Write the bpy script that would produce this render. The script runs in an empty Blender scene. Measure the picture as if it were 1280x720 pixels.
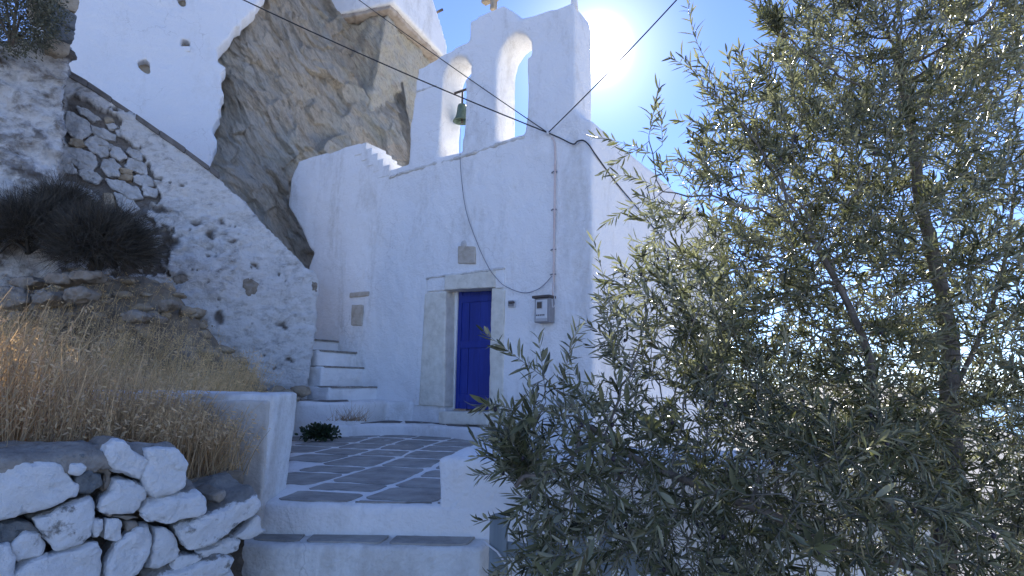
import bpy, bmesh, math, random
import numpy as np
from mathutils import Vector, Matrix
from mathutils.geometry import tessellate_polygon

R = math.radians
SC = bpy.context.scene
COL = SC.collection
RNG = np.random.default_rng(7)
random.seed(7)

# ------------------------------------------------------------------ camera
F = 720.0                                   # focal length in pixels of the 1280 px wide frame
PITCH, ROLL, EYE = R(9.3), R(1.0), Vector((0, 0, 1.6))
cam = bpy.data.cameras.new('camera')
cam.sensor_width = 36.0
cam.lens = 36.0 * F / 1280.0
cam.clip_start, cam.clip_end = 0.05, 60000
camo = bpy.data.objects.new('camera', cam)
COL.objects.link(camo)
camo.matrix_world = Matrix.Translation(EYE) @ Matrix.Rotation(math.pi / 2 + PITCH, 4, 'X') @ Matrix.Rotation(ROLL, 4, 'Z')
SC.camera = camo

# ------------------------------------------------------------------ light
SUN_EL, SUN_AZ = R(31.6), R(8.7)            # azimuth from +Y towards +X
SUN_DIR = Vector((math.sin(SUN_AZ) * math.cos(SUN_EL), math.cos(SUN_AZ) * math.cos(SUN_EL), math.sin(SUN_EL)))
SKY_STRENGTH, EXPOSURE = 0.15, 1.2
world = bpy.data.worlds.new('World')
SC.world = world
world.use_nodes = True
wn = world.node_tree.nodes
wl = world.node_tree.links
bg = wn['Background']
sky = wn.new('ShaderNodeTexSky')
sky.sky_type = 'NISHITA'
sky.sun_disc = False
sky.sun_elevation = SUN_EL
sky.sun_rotation = SUN_AZ
sky.altitude = 100
sky.air_density = 0.6
sky.dust_density = 0.0
sky.ozone_density = 4.0
bg.inputs['Strength'].default_value = SKY_STRENGTH
# the bright aureole of scattered light round the sun, and a slightly deeper blue
tc = wn.new('ShaderNodeTexCoord')
dt_ = wn.new('ShaderNodeVectorMath'); dt_.operation = 'DOT_PRODUCT'; dt_.inputs[1].default_value = SUN_DIR
nrm_ = wn.new('ShaderNodeVectorMath'); nrm_.operation = 'NORMALIZE'
wl.new(tc.outputs['Generated'], nrm_.inputs[0]); wl.new(nrm_.outputs[0], dt_.inputs[0])
def wmath(op, a, b):
    m = wn.new('ShaderNodeMath'); m.operation = op
    for k, v in ((0, a), (1, b)):
        if hasattr(v, 'links'): wl.new(v, m.inputs[k])
        else: m.inputs[k].default_value = v
    return m.outputs[0]
one = wmath('SUBTRACT', 1.0, dt_.outputs['Value'])               # ~ angle squared / 2
core = wmath('MULTIPLY', wmath('EXPONENT', wmath('MULTIPLY', one, -3800.0), 0.0), 220.0)
halo = wmath('MULTIPLY', wmath('EXPONENT', wmath('MULTIPLY', one, -220.0), 0.0), 2.3)
wide = wmath('MULTIPLY', wmath('EXPONENT', wmath('MULTIPLY', one, -40.0), 0.0), .12)
tot = wmath('ADD', wmath('ADD', core, halo), wide)
tint = wn.new('ShaderNodeVectorMath'); tint.operation = 'MULTIPLY'; tint.inputs[1].default_value = (.95, .90, 1.02)
wl.new(sky.outputs[0], tint.inputs[0])
cmb = wn.new('ShaderNodeVectorMath'); cmb.operation = 'ADD'
wl.new(tint.outputs[0], cmb.inputs[0]); wl.new(tot, cmb.inputs[1])
wl.new(cmb.outputs[0], bg.inputs['Color'])
sl = bpy.data.lights.new('sun', 'SUN')
sl.energy = 5.0
sl.angle = R(0.53)
sl.color = (1.0, 0.93, 0.82)
so = bpy.data.objects.new('sun', sl)
COL.objects.link(so)
so.rotation_euler = (-SUN_DIR).to_track_quat('-Z', 'Y').to_euler()
SC.view_settings.view_transform = 'Standard'
SC.view_settings.look = 'None'
SC.view_settings.exposure = EXPOSURE
SC.view_settings.gamma = 1.0
SC.view_settings.use_curve_mapping = False
SC.cycles.max_bounces = 8
SC.cycles.diffuse_bounces = 5
SC.cycles.transmission_bounces = 4
SC.cycles.use_denoising = True

# ------------------------------------------------------------------ measuring helpers
FWD = Vector((0, math.cos(PITCH), math.sin(PITCH)))
UPV = Vector((0, -math.sin(PITCH), math.cos(PITCH)))
def ray(px, py):
    x, y = (px - 640) / F, (360 - py) / F
    c, s = math.cos(ROLL), math.sin(ROLL)
    x, y = x * c - y * s, x * s + y * c
    return Vector((x, 0, 0)) + UPV * y + FWD
def at(px, py, Y):
    d = ray(px, py)
    return EYE + d * (Y / d.y)
def at_z(px, py, z):
    d = ray(px, py)
    return EYE + d * ((z - EYE.z) / d.z)
def on_plane(px, py, p0, n):
    d = ray(px, py)
    return EYE + d * ((p0 - EYE).dot(n) / d.dot(n))
def pix(p):                                  # world point(s) -> pixel, numpy
    p = np.asarray(p) - np.array(EYE)
    x = p[..., 0]; y = p @ np.array(UPV); f = p @ np.array(FWD)
    x, y = x / f, y / f
    c, s = math.cos(-ROLL), math.sin(-ROLL)
    return 640 + F * (x * c - y * s), 360 - F * (x * s + y * c)

# ------------------------------------------------------------------ numpy gradient noise
_perm = np.random.default_rng(3).permutation(256)
_perm = np.concatenate([_perm, _perm, _perm])
_g = np.random.default_rng(4).normal(size=(256, 3)); _g /= np.linalg.norm(_g, axis=1)[:, None]
def pnoise(P):
    P = np.asarray(P, float)
    i = np.floor(P).astype(int); f = P - i; i &= 255
    u = f * f * f * (f * (f * 6 - 15) + 10)
    out = 0
    for dx in (0, 1):
        for dy in (0, 1):
            for dz in (0, 1):
                h = _perm[_perm[_perm[i[:, 0] + dx] + i[:, 1] + dy] + i[:, 2] + dz]
                g = _g[h]
                v = g[:, 0] * (f[:, 0] - dx) + g[:, 1] * (f[:, 1] - dy) + g[:, 2] * (f[:, 2] - dz)
                w = (u[:, 0] if dx else 1 - u[:, 0]) * (u[:, 1] if dy else 1 - u[:, 1]) * (u[:, 2] if dz else 1 - u[:, 2])
                out = out + v * w
    return out * 1.5
def fbm(P, octaves=4, gain=0.5):
    a, s, t = 1.0, 1.0, 0
    for o in range(octaves):
        t = t + a * pnoise(np.asarray(P) * s + 17.3 * o); a *= gain; s *= 2.03
    return t
def ridged(P, octaves=4, gain=0.5):
    a, s, t = 1.0, 1.0, 0
    for o in range(octaves):
        t = t + a * (1 - 2 * np.abs(pnoise(np.asarray(P) * s + 9.1 * o))); a *= gain; s *= 2.1
    return t

def shards(X, seed):                         # tilted facets of a stretched cell pattern
    ic = np.floor(X).astype(int); best = np.full(len(X), 1e9); val = np.zeros(len(X))
    for dx in (-1, 0, 1):
        for dy in (-1, 0, 1):
            for dz in (-1, 0, 1):
                c = ic + [dx, dy, dz]; h = _perm[_perm[_perm[(c[:, 0] + seed) & 255] + (c[:, 1] & 255)] + (c[:, 2] & 255)]
                rv = X - (c + .5 + .42 * _g[h]); q = (rv ** 2).sum(1)
                m = q < best; best[m] = q[m]; val[m] = (.5 * _g[(h * 7 + 3) & 255, 0] + (rv * _g[(h * 5 + 1) & 255]).sum(1) * .9)[m]
    return val

# ------------------------------------------------------------------ materials
def NT(name):
    m = bpy.data.materials.new(name); m.use_nodes = True
    nt = m.node_tree
    return m, nt.nodes, nt.links, nt.nodes['Principled BSDF']
def _noise(n, l, vec, scale, detail=5, rough=0.6, dist=0.0):
    t = n.new('ShaderNodeTexNoise'); t.inputs['Scale'].default_value = scale
    t.inputs['Detail'].default_value = detail; t.inputs['Roughness'].default_value = rough
    t.inputs['Distortion'].default_value = dist
    l.new(vec, t.inputs['Vector']); return t.outputs['Fac']
def _ramp(n, l, fac, stops):
    r = n.new('ShaderNodeValToRGB'); e = r.color_ramp.elements
    e[0].position, e[0].color = stops[0][0], (*stops[0][1], 1)
    e[1].position, e[1].color = stops[-1][0], (*stops[-1][1], 1)
    for p, c in stops[1:-1]:
        q = e.new(p); q.color = (*c, 1)
    l.new(fac, r.inputs['Fac']); return r.outputs['Color']
def _mix(n, l, fac, a, b, mode='MIX'):
    m = n.new('ShaderNodeMix'); m.data_type = 'RGBA'; m.blend_type = mode
    for k, v in (('Factor', fac), ('A', a), ('B', b)):
        s = [i for i in m.inputs if i.name == k and (i.type == 'RGBA' if k != 'Factor' else i.type == 'VALUE')][0]
        if hasattr(v, 'links'): l.new(v, s)
        elif isinstance(v, tuple): s.default_value = (*v, 1)
        else: s.default_value = v
    return [o for o in m.outputs if o.type == 'RGBA'][0]
def _math(n, l, op, a, b=0.0):
    m = n.new('ShaderNodeMath'); m.operation = op
    for k, v in ((0, a), (1, b)):
        if hasattr(v, 'links'): l.new(v, m.inputs[k])
        else: m.inputs[k].default_value = v
    return m.outputs[0]
def _bump(n, l, h, dist, strength=1.0, normal=None):
    b = n.new('ShaderNodeBump'); b.inputs['Distance'].default_value = dist; b.inputs['Strength'].default_value = strength
    l.new(h, b.inputs['Height'])
    if normal: l.new(normal, b.inputs['Normal'])
    return b.outputs['Normal']
def _pos(n): return n.new('ShaderNodeNewGeometry').outputs['Position']
def _map(n, l, vec, rot=(0, 0, 0), scale=(1, 1, 1)):
    if any(rot):
        m = n.new('ShaderNodeMapping'); m.inputs['Rotation'].default_value = rot
        l.new(vec, m.inputs['Vector']); vec = m.outputs[0]
    m = n.new('ShaderNodeMapping'); m.inputs['Scale'].default_value = scale
    l.new(vec, m.inputs['Vector']); return m.outputs[0]
def _attr(n, name):
    a = n.new('ShaderNodeAttribute'); a.attribute_name = name; return a.outputs['Fac']

def mat_basic(name, cols, scale=6, bump=0.004, bscale=30, rough=0.85, rot=(0, 0, 0), stretch=(1, 1, 1), spec=0.3):
    m, n, l, b = NT(name)
    p = _map(n, l, _pos(n), rot, stretch)
    k = len(cols)
    c = _ramp(n, l, _noise(n, l, p, scale, 6, 0.65, 0.3), [(0.28 + 0.44 * i / (k - 1), q) for i, q in enumerate(cols)])
    l.new(c, b.inputs['Base Color']); b.inputs['Roughness'].default_value = rough
    b.inputs['Specular IOR Level'].default_value = spec
    l.new(_bump(n, l, _noise(n, l, p, bscale, 6, 0.65), bump), b.inputs['Normal'])
    return m
def mat_whitewash(name, base=(.86, .85, .83), dirt=(.50, .47, .42), lo=.56, hi=.80, amount=.8, brush=True):
    m, n, l, b = NT(name)
    p = _pos(n)
    streak = _map(n, l, p, (0, 0, 0), (1, 1, .28))
    f1 = _noise(n, l, streak, 2.2, 8, .68, .4)
    f2 = _noise(n, l, p, 14, 6, .7)
    d = _math(n, l, 'MULTIPLY', _math(n, l, 'ADD', f1, _math(n, l, 'MULTIPLY', f2, .35)), .82)
    fac = _ramp(n, l, d, [(lo, (0, 0, 0)), (hi, (amount,) * 3)])
    tint = _mix(n, l, _noise(n, l, p, .9, 3), base, tuple(x * .9 for x in base))
    c = _mix(n, l, fac, tint, dirt)
    vo = n.new('ShaderNodeTexVoronoi'); vo.feature = 'DISTANCE_TO_EDGE'; vo.inputs['Scale'].default_value = 1.3
    wq = n.new('ShaderNodeTexNoise'); wq.inputs['Scale'].default_value = 5; wq.inputs['Detail'].default_value = 6; l.new(p, wq.inputs['Vector'])
    ad = n.new('ShaderNodeVectorMath'); ad.operation = 'MULTIPLY_ADD'; ad.inputs[1].default_value = (.35,) * 3; l.new(wq.outputs['Color'], ad.inputs[0]); l.new(p, ad.inputs[2])
    l.new(ad.outputs[0], vo.inputs['Vector'])
    ck = _ramp(n, l, vo.outputs['Distance'], [(.0, (1, 1, 1)), (.006, (0, 0, 0))])
    ckm = _ramp(n, l, _noise(n, l, p, .8, 3), [(.54, (0, 0, 0)), (.62, (.5,) * 3)])
    c = _mix(n, l, _mix(n, l, 1.0, ck, ckm, 'MULTIPLY'), c, (.34, .32, .30))
    sp = _ramp(n, l, _noise(n, l, p, 38, 3, .6), [(.72, (0, 0, 0)), (.78, (.5,) * 3)])
    c = _mix(n, l, sp, c, (.42, .40, .37))
    l.new(c, b.inputs['Base Color']); b.inputs['Roughness'].default_value = .9
    b.inputs['Specular IOR Level'].default_value = .2
    h = _math(n, l, 'ADD', _noise(n, l, p, 5, 4, .6), _math(n, l, 'MULTIPLY', _noise(n, l, p, 40, 5, .65), .25))
    l.new(_bump(n, l, h, .03), b.inputs['Normal'])
    return m
def mat_rubble(name):                        # whitewash worn off in patches over grey stone and brown mortar
    m, n, l, b = NT(name)
    p = _pos(n)
    sq = _map(n, l, p, (0, R(14), 0), (1, 1, 1.5))
    w1 = _noise(n, l, sq, 3.4, 8, .72, .8)
    w2 = _noise(n, l, sq, 9, 7, .7, .4)
    wear = _math(n, l, 'ADD', _math(n, l, 'MULTIPLY', w1, .6), _math(n, l, 'MULTIPLY', w2, .4))
    wear = _math(n, l, 'ADD', wear, _math(n, l, 'MULTIPLY', _attr(n, 'worn'), .28))
    fac = _ramp(n, l, wear, [(.50, (0, 0, 0)), (.57, (.35,) * 3), (.66, (1, 1, 1))])
    stone = _ramp(n, l, _noise(n, l, sq, 5, 6, .7, 1.), [(.3, (.16, .12, .09)), (.45, (.30, .27, .23)), (.58, (.36, .36, .36)), (.72, (.33, .24, .16))])
    white = _mix(n, l, _noise(n, l, p, 6, 6, .7), (.90, .89, .86), (.70, .68, .65))
    c = _mix(n, l, fac, white, stone)
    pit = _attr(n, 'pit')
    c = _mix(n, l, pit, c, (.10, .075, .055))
    l.new(c, b.inputs['Base Color']); b.inputs['Roughness'].default_value = .93
    b.inputs['Specular IOR Level'].default_value = .15
    h = _math(n, l, 'ADD', _math(n, l, 'MULTIPLY', w2, .8), _math(n, l, 'MULTIPLY', _noise(n, l, p, 30, 6, .7), .5))
    l.new(_bump(n, l, h, .07), b.inputs['Normal'])
    return m
def mat_painted_stone(name, bare=((.20, .18, .16), (.36, .33, .28)), thr=.56):
    m, n, l, b = NT(name)
    p = _pos(n)
    a = _attr(n, 'paint')
    f = _math(n, l, 'ADD', a, _math(n, l, 'MULTIPLY', _math(n, l, 'SUBTRACT', _noise(n, l, p, 14, 7, .7), .5), 1.3))
    fac = _ramp(n, l, f, [(thr, (0, 0, 0)), (thr + .12, (1, 1, 1))])
    st = _ramp(n, l, _noise(n, l, p, 12, 7, .7, .8), [(.3, bare[0]), (.7, bare[1])])
    wh = _mix(n, l, _noise(n, l, p, 20, 6, .7), (.84, .84, .83), (.66, .66, .64))
    c = _mix(n, l, fac, st, wh)
    l.new(c, b.inputs['Base Color']); b.inputs['Roughness'].default_value = .88
    b.inputs['Specular IOR Level'].default_value = .2
    h = _math(n, l, 'ADD', _noise(n, l, p, 22, 7, .7), _math(n, l, 'MULTIPLY', _noise(n, l, p, 90, 4, .6), .3))
    l.new(_bump(n, l, h, .022), b.inputs['Normal'])
    return m
def mat_cliff(name, gain=1.0):
    m, n, l, b = NT(name)
    p = _pos(n)
    st = _map(n, l, p, (0, R(-55), 0), (.45, .8, 2.4))
    f = _noise(n, l, st, 1.7, 10, .72, .7)
    G_ = lambda *c: tuple(min(.8, x * gain) for x in c)
    c1 = _ramp(n, l, f, [(.30, G_(.20, .16, .11)), (.40, G_(.44, .37, .28)), (.50, G_(.58, .51, .40)), (.60, G_(.50, .46, .39)), (.72, G_(.66, .60, .48))])
    g = _ramp(n, l, _noise(n, l, p, .9, 5, .6), [(.48, (0, 0, 0)), (.66, (.6,) * 3)])
    c = _mix(n, l, g, c1, G_(.44, .46, .41))
    o = _ramp(n, l, _noise(n, l, p, 1.5, 4, .6, .5), [(.58, (0, 0, 0)), (.70, (.55,) * 3)])
    c = _mix(n, l, o, c, G_(.60, .47, .32))
    fine = _ramp(n, l, _noise(n, l, st, 16, 6, .75), [(.30, (.45, .43, .40)), (.52, (1, 1, 1))])
    c = _mix(n, l, .75, c, fine, 'MULTIPLY')
    l.new(c, b.inputs['Base Color']); b.inputs['Roughness'].default_value = .8
    b.inputs['Specular IOR Level'].default_value = .3
    h = _math(n, l, 'ADD', _noise(n, l, st, 7, 9, .75, .6), _math(n, l, 'MULTIPLY', _noise(n, l, st, 30, 6, .75), .45))
    l.new(_bump(n, l, h, .16), b.inputs['Normal'])
    return m
def mat_leaf(name, top, under, var=.35, trans=.30, rough=.38, tint=(1.0, 1.08, .70)):
    m, n, l, b = NT(name)
    r = _attr(n, 'rnd')
    t = _mix(n, l, r, tuple(x * (1 - var) for x in top), tuple(x * (1 + var) for x in top))
    u = _mix(n, l, r, tuple(x * (1 - var * .6) for x in under), tuple(x * (1 + var * .6) for x in under))
    c = _mix(n, l, n.new('ShaderNodeNewGeometry').outputs['Backfacing'], t, u)
    l.new(c, b.inputs['Base Color']); b.inputs['Roughness'].default_value = rough
    b.inputs['Specular IOR Level'].default_value = .5
    tr = n.new('ShaderNodeBsdfTranslucent')
    tc = _mix(n, l, 1.0, c, tint, 'MULTIPLY'); l.new(tc, tr.inputs['Color'])
    mx = n.new('ShaderNodeMixShader'); mx.inputs[0].default_value = trans
    l.new(b.outputs[0], mx.inputs[1]); l.new(tr.outputs[0], mx.inputs[2])
    l.new(mx.outputs[0], n['Material Output'].inputs['Surface'])
    return m

M = {}
M['white'] = mat_whitewash('whitewash')
M['white_clean'] = mat_whitewash('whitewash_house', (.74, .75, .76), (.50, .47, .42), .60, .85, .5)
M['white_worn'] = mat_whitewash('whitewash_worn', (.76, .75, .72), (.38, .34, .29), .48, .72, .85)
M['rubble'] = mat_rubble('rubble_wall')
M['rubble_stone'] = mat_basic('rubble_stone', [(.34, .33, .32), (.50, .50, .49), (.64, .63, .62)], 7, .02, 34, .9)
M['tan_stone'] = mat_basic('tan_stone', [(.24, .19, .13), (.38, .31, .22), (.46, .40, .31)], 9, .012, 40)
M['painted_stone'] = mat_painted_stone('painted_stone')
M['half_stone'] = mat_painted_stone('half_painted_stone', ((.20, .19, .17), (.34, .32, .28)), .80)
M['dark_stone'] = mat_basic('dark_stone', [(.07, .08, .085), (.16, .17, .17), (.24, .22, .19)], 14, .012, 50, .7)
M['brown_stone'] = mat_basic('brown_stone', [(.16, .13, .10), (.27, .23, .18), (.34, .31, .27)], 12, .012, 50)
M['slate'] = mat_basic('slate', [(.20, .19, .175), (.32, .305, .28), (.43, .41, .37)], 5, .008, 26, .75)
M['slate_coping'] = mat_basic('slate_coping', [(.10, .09, .08), (.17, .155, .14), (.24, .22, .20)], 6, .02, 26, .85)
M['cap'] = mat_basic('mortar_cap', [(.20, .18, .155), (.34, .31, .27), (.46, .43, .38)], 11, .03, 40, .9)
M['cliff'] = mat_cliff('cliff_rock', 1.2)
M['cliff_light'] = mat_cliff('pale_cliff_rock', 1.45)
M['earth'] = mat_basic('earth', [(.16, .12, .08), (.26, .21, .15), (.34, .29, .22)], 3, .06, 12, .95)
M['cement'] = mat_basic('cement', [(.48, .44, .39), (.58, .54, .48), (.66, .63, .57)], 9, .012, 36, .95)
M['path'] = mat_basic('pale_path', [(.36, .33, .29), (.46, .44, .40), (.54, .52, .48)], 2, .03, 14, .95)
M['earth_dark'] = mat_basic('dark_mortar', [(.05, .04, .03), (.11, .09, .07), (.16, .14, .11)], 9, .03, 30, .95)
M['marble'] = mat_basic('weathered_marble', [(.56, .52, .43), (.70, .66, .56), (.78, .74, .65)], 8, .006, 45, .8)
M['ochre'] = mat_basic('ochre_marble', [(.36, .31, .24), (.48, .42, .34), (.56, .51, .43)], 8, .008, 45, .85)
M['blue'] = mat_basic('blue_paint', [(.010, .024, .18), (.013, .032, .24), (.022, .050, .31)], 7, .003, 60, .45, stretch=(1, 1, .15), spec=.45)
M['blue_grey'] = mat_basic('blue_grey_paint', [(.13, .165, .185), (.20, .24, .26), (.29, .32, .34)], 9, .004, 60, .75, stretch=(1, 1, .12))
M['bronze'] = mat_basic('bronze', [(.05, .085, .07), (.085, .13, .105), (.12, .17, .135)], 14, .004, 50, .55)
M['iron'] = mat_basic('iron', [(.06, .05, .045), (.11, .09, .08)], 14, .003, 50, .7)
M['cable'] = mat_basic('cable_rubber', [(.025, .025, .028), (.04, .04, .043)], 10, .001, 60, .7)
M['cord'] = mat_basic('cord', [(.16, .16, .18), (.24, .24, .26)], 10, .001, 60, .8)
M['conduit'] = mat_basic('painted_conduit', [(.55, .42, .38), (.70, .62, .58)], 5, .002, 60, .8)
M['grey_metal'] = mat_basic('grey_metal', [(.22, .22, .23), (.30, .30, .31)], 10, .002, 60, .55)
M['grey_plastic'] = mat_basic('grey_plastic', [(.38, .38, .38), (.46, .46, .46)], 10, .002, 60, .5)
M['dark_glass'] = mat_basic('dark_glass', [(.015, .015, .018), (.03, .03, .035)], 10, .001, 60, .15, spec=.5)
M['plate'] = mat_basic('pale_plate', [(.60, .60, .60), (.68, .68, .68)], 10, .001, 60, .6)
M['bark'] = mat_basic('olive_bark', [(.10, .085, .07), (.20, .175, .15), (.30, .27, .23)], 12, .03, 26, .9, stretch=(1, 1, .3))
M['twig'] = mat_basic('olive_twig', [(.14, .13, .10), (.24, .22, .18)], 12, .004, 60, .85)
M['leaf'] = mat_leaf('olive_leaf', (.108, .112, .060), (.30, .295, .215), .6, .34, .27)
M['olive'] = mat_basic('olive_fruit', [(.02, .018, .025), (.045, .035, .05)], 20, .001, 60, .35)
M['straw'] = mat_leaf('straw', (.66, .50, .27), (.66, .50, .27), .5, .40, .55, (1.0, .85, .6))
M['greystraw'] = mat_leaf('grey_straw', (.40, .29, .17), (.40, .29, .17), .4, .35, .55, (1.0, .85, .65))
M['drystraw'] = mat_leaf('dry_straw', (.56, .43, .26), (.56, .43, .26), .55, .40, .5, (1.0, .85, .62))
M['spiny'] = mat_leaf('spiny_twig', (.080, .071, .055), (.080, .071, .055), .6, .08, .8, (1, .9, .8))
M['greyleaf'] = mat_leaf('grey_leaf', (.10, .10, .065), (.13, .13, .09), .5, .2, .6)
M['darkleaf'] = mat_leaf('dark_leaf', (.035, .060, .025), (.05, .07, .04), .4, .2, .5)
M['sea'] = mat_basic('sea', [(.03, .10, .16), (.05, .14, .20)], .02, .3, .2, .18, spec=.5)
M['wood'] = mat_basic('grey_wood', [(.30, .24, .19), (.42, .36, .30), (.52, .46, .39)], 4, .03, 16, .9, stretch=(1, 1, 1))

# ------------------------------------------------------------------ object helpers
WM = {}
def tag(o, label=None, cat=None, group=None, kind=None):
    if label: o['label'] = label
    if cat: o['category'] = cat
    if group: o['group'] = group
    if kind: o['kind'] = kind
    return o
def thing(name, label, cat, loc=(0, 0, 0), rotz=0.0, group=None):
    o = bpy.data.objects.new(name, None); COL.objects.link(o)
    o.location = loc; o.rotation_euler = (0, 0, rotz); o.empty_display_size = .2
    WM[o.name] = Matrix.Translation(Vector(loc)) @ Matrix.Rotation(rotz, 4, 'Z')
    return tag(o, label, cat, group)
def put(name, me, mat, parent=None, local=False, smooth=True):
    """link mesh me (world coordinates unless local) as ONE object"""
    o = bpy.data.objects.new(name, me); COL.objects.link(o)
    me.name = name
    if mat is not None:
        me.materials.clear(); me.materials.append(mat)
    if parent is not None:
        w = WM[parent.name]; o.parent = parent; WM[o.name] = w
        if not local: me.transform(w.inverted())
    else:
        WM[o.name] = Matrix.Identity(4)
    if smooth: me.polygons.foreach_set('use_smooth', np.ones(len(me.polygons), bool))
    me.update()
    return o
def base_at(o, p):
    """give a one-mesh thing its origin at p"""
    o.data.transform(Matrix.Translation(-Vector(p))); o.location = p; WM[o.name] = Matrix.Translation(Vector(p)); return o
def me_from_bm(bm, name='mesh'):
    bmesh.ops.recalc_face_normals(bm, faces=bm.faces)
    me = bpy.data.meshes.new(name); bm.to_mesh(me); bm.free(); return me
def tri_mesh(V, T, rnd=None, name='mesh'):
    me = bpy.data.meshes.new(name)
    V = np.asarray(V, np.float32); T = np.asarray(T, np.int32)
    me.vertices.add(len(V)); me.vertices.foreach_set('co', V.ravel())
    me.loops.add(T.size); me.loops.foreach_set('vertex_index', T.ravel())
    me.polygons.add(len(T)); me.polygons.foreach_set('loop_start', np.arange(len(T), dtype=np.int32) * T.shape[1])
    if rnd is not None:
        a = me.attributes.new('rnd', 'FLOAT', 'POINT'); a.data.foreach_set('value', np.asarray(rnd, np.float32))
    me.update(calc_edges=True); me.validate()
    return me
def hexa(bm, pts):
    """8 points: bottom 4 then top 4, same order"""
    v = [bm.verts.new(p) for p in pts]
    for f in ((3, 2, 1, 0), (4, 5, 6, 7), (0, 1, 5, 4), (1, 2, 6, 5), (2, 3, 7, 6), (3, 0, 4, 7)):
        bm.faces.new([v[i] for i in f])
def box(bm, x0, x1, y0, y1, z0, z1):
    hexa(bm, [(x0, y0, z0), (x1, y0, z0), (x1, y1, z0), (x0, y1, z0), (x0, y0, z1), (x1, y0, z1), (x1, y1, z1), (x0, y1, z1)])
def bev(bm, w, seg=2):
    bmesh.ops.bevel(bm, geom=list(bm.edges), offset=w, segments=seg, profile=.6, affect='EDGES', clamp_overlap=True)
def prism(polys, ext):
    """polys: list of rings of 3-D points (outer, holes...), extruded by vector ext"""
    bm = bmesh.new()
    flat = [Vector(p) for r in polys for p in r]
    a = [bm.verts.new(p) for p in flat]; b = [bm.verts.new(p + Vector(ext)) for p in flat]
    for t in tessellate_polygon([[Vector(p) for p in r] for r in polys]):
        try:
            bm.faces.new([a[i] for i in t]); bm.faces.new([b[i] for i in reversed(t)])
        except ValueError: pass
    k = 0
    for r in polys:
        m = len(r)
        for i in range(m):
            j = (i + 1) % m
            bm.faces.new([a[k + i], a[k + j], b[k + j], b[k + i]])
        k += m
    return bm
def coords(me):
    v = np.empty(len(me.vertices) * 3, np.float32); me.vertices.foreach_get('co', v); return v.reshape(-1, 3).astype(float)
def normals(me):
    v = np.empty(len(me.vertices) * 3, np.float32); me.vertices.foreach_get('normal', v); return v.reshape(-1, 3).astype(float)
def setco(me, V):
    me.vertices.foreach_set('co', np.asarray(V, np.float32).ravel()); me.update()
def soften(bm, voxel=.03, smooth=4, amp=.015, scale=1.6, amp2=.004, scale2=9., subsurf=0):
    """hand-plastered solid: rounded edges and an uneven surface, as real geometry"""
    me = me_from_bm(bm)
    o = bpy.data.objects.new('tmp', me); COL.objects.link(o)
    r = o.modifiers.new('r', 'REMESH'); r.mode = 'VOXEL'; r.voxel_size = voxel
    s = o.modifiers.new('s', 'SMOOTH'); s.factor = .5; s.iterations = smooth
    dg = bpy.context.evaluated_depsgraph_get()
    out = bpy.data.meshes.new_from_object(o.evaluated_get(dg))
    bpy.data.objects.remove(o); bpy.data.meshes.remove(me)
    V, N = coords(out), normals(out)
    d = amp * fbm(V * scale, 3) + amp2 * fbm(V * scale2 + 5, 3)
    setco(out, V + N * d[:, None])
    return out
def subdiv(me, lv):
    o = bpy.data.objects.new('tmp', me); COL.objects.link(o)
    s = o.modifiers.new('s', 'SUBSURF'); s.levels = lv; s.render_levels = lv
    out = bpy.data.meshes.new_from_object(o.evaluated_get(bpy.context.evaluated_depsgraph_get()))
    bpy.data.objects.remove(o); bpy.data.meshes.remove(me)
    return out
def tube(pts, rad, sides=6, cap=True):
    pts = [Vector(p) for p in pts]; n = len(pts)
    rads = rad if hasattr(rad, '__len__') else [rad] * n
    bm = bmesh.new(); rings = []
    up = Vector((0, 0, 1)); t0 = (pts[1] - pts[0]).normalized()
    if abs(t0.z) > .9: up = Vector((1, 0, 0))
    u = t0.cross(up).normalized()
    for i, p in enumerate(pts):
        t = (pts[min(i + 1, n - 1)] - pts[max(i - 1, 0)]).normalized()
        u = (u - t * u.dot(t)).normalized(); w = t.cross(u)
        rings.append([bm.verts.new(p + (u * math.cos(2 * math.pi * k / sides) + w * math.sin(2 * math.pi * k / sides)) * rads[i]) for k in range(sides)])
    for a, b in zip(rings, rings[1:]):
        for k in range(sides):
            bm.faces.new([a[k], a[(k + 1) % sides], b[(k + 1) % sides], b[k]])
    if cap:
        bm.faces.new(rings[0]); bm.faces.new(list(reversed(rings[-1])))
    return bm
def smooth_path(pts, n=10):
    pts = [Vector(p) for p in pts]; out = []
    for i in range(len(pts) - 1):
        p0, p1, p2, p3 = pts[max(i - 1, 0)], pts[i], pts[i + 1], pts[min(i + 2, len(pts) - 1)]
        for k in range(n):
            t = k / n
            out.append(.5 * ((2 * p1) + (p2 - p0) * t + (2 * p0 - 5 * p1 + 4 * p2 - p3) * t * t + (-p0 + 3 * p1 - 3 * p2 + p3) * t ** 3))
    out.append(pts[-1]); return out
def add_attr(me, name, val):
    a = me.attributes.new(name, 'FLOAT', 'POINT'); a.data.foreach_set('value', np.asarray(val, np.float32))
def inpoly(x, y, poly):
    ins = np.zeros(len(x), bool); m = len(poly)
    for i in range(m):
        x1, y1 = poly[i]; x2, y2 = poly[(i + 1) % m]
        c = ((y1 > y) != (y2 > y)) & (x < (x2 - x1) * (y - y1) / (y2 - y1 + 1e-12) + x1)
        ins ^= c
    return ins
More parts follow.
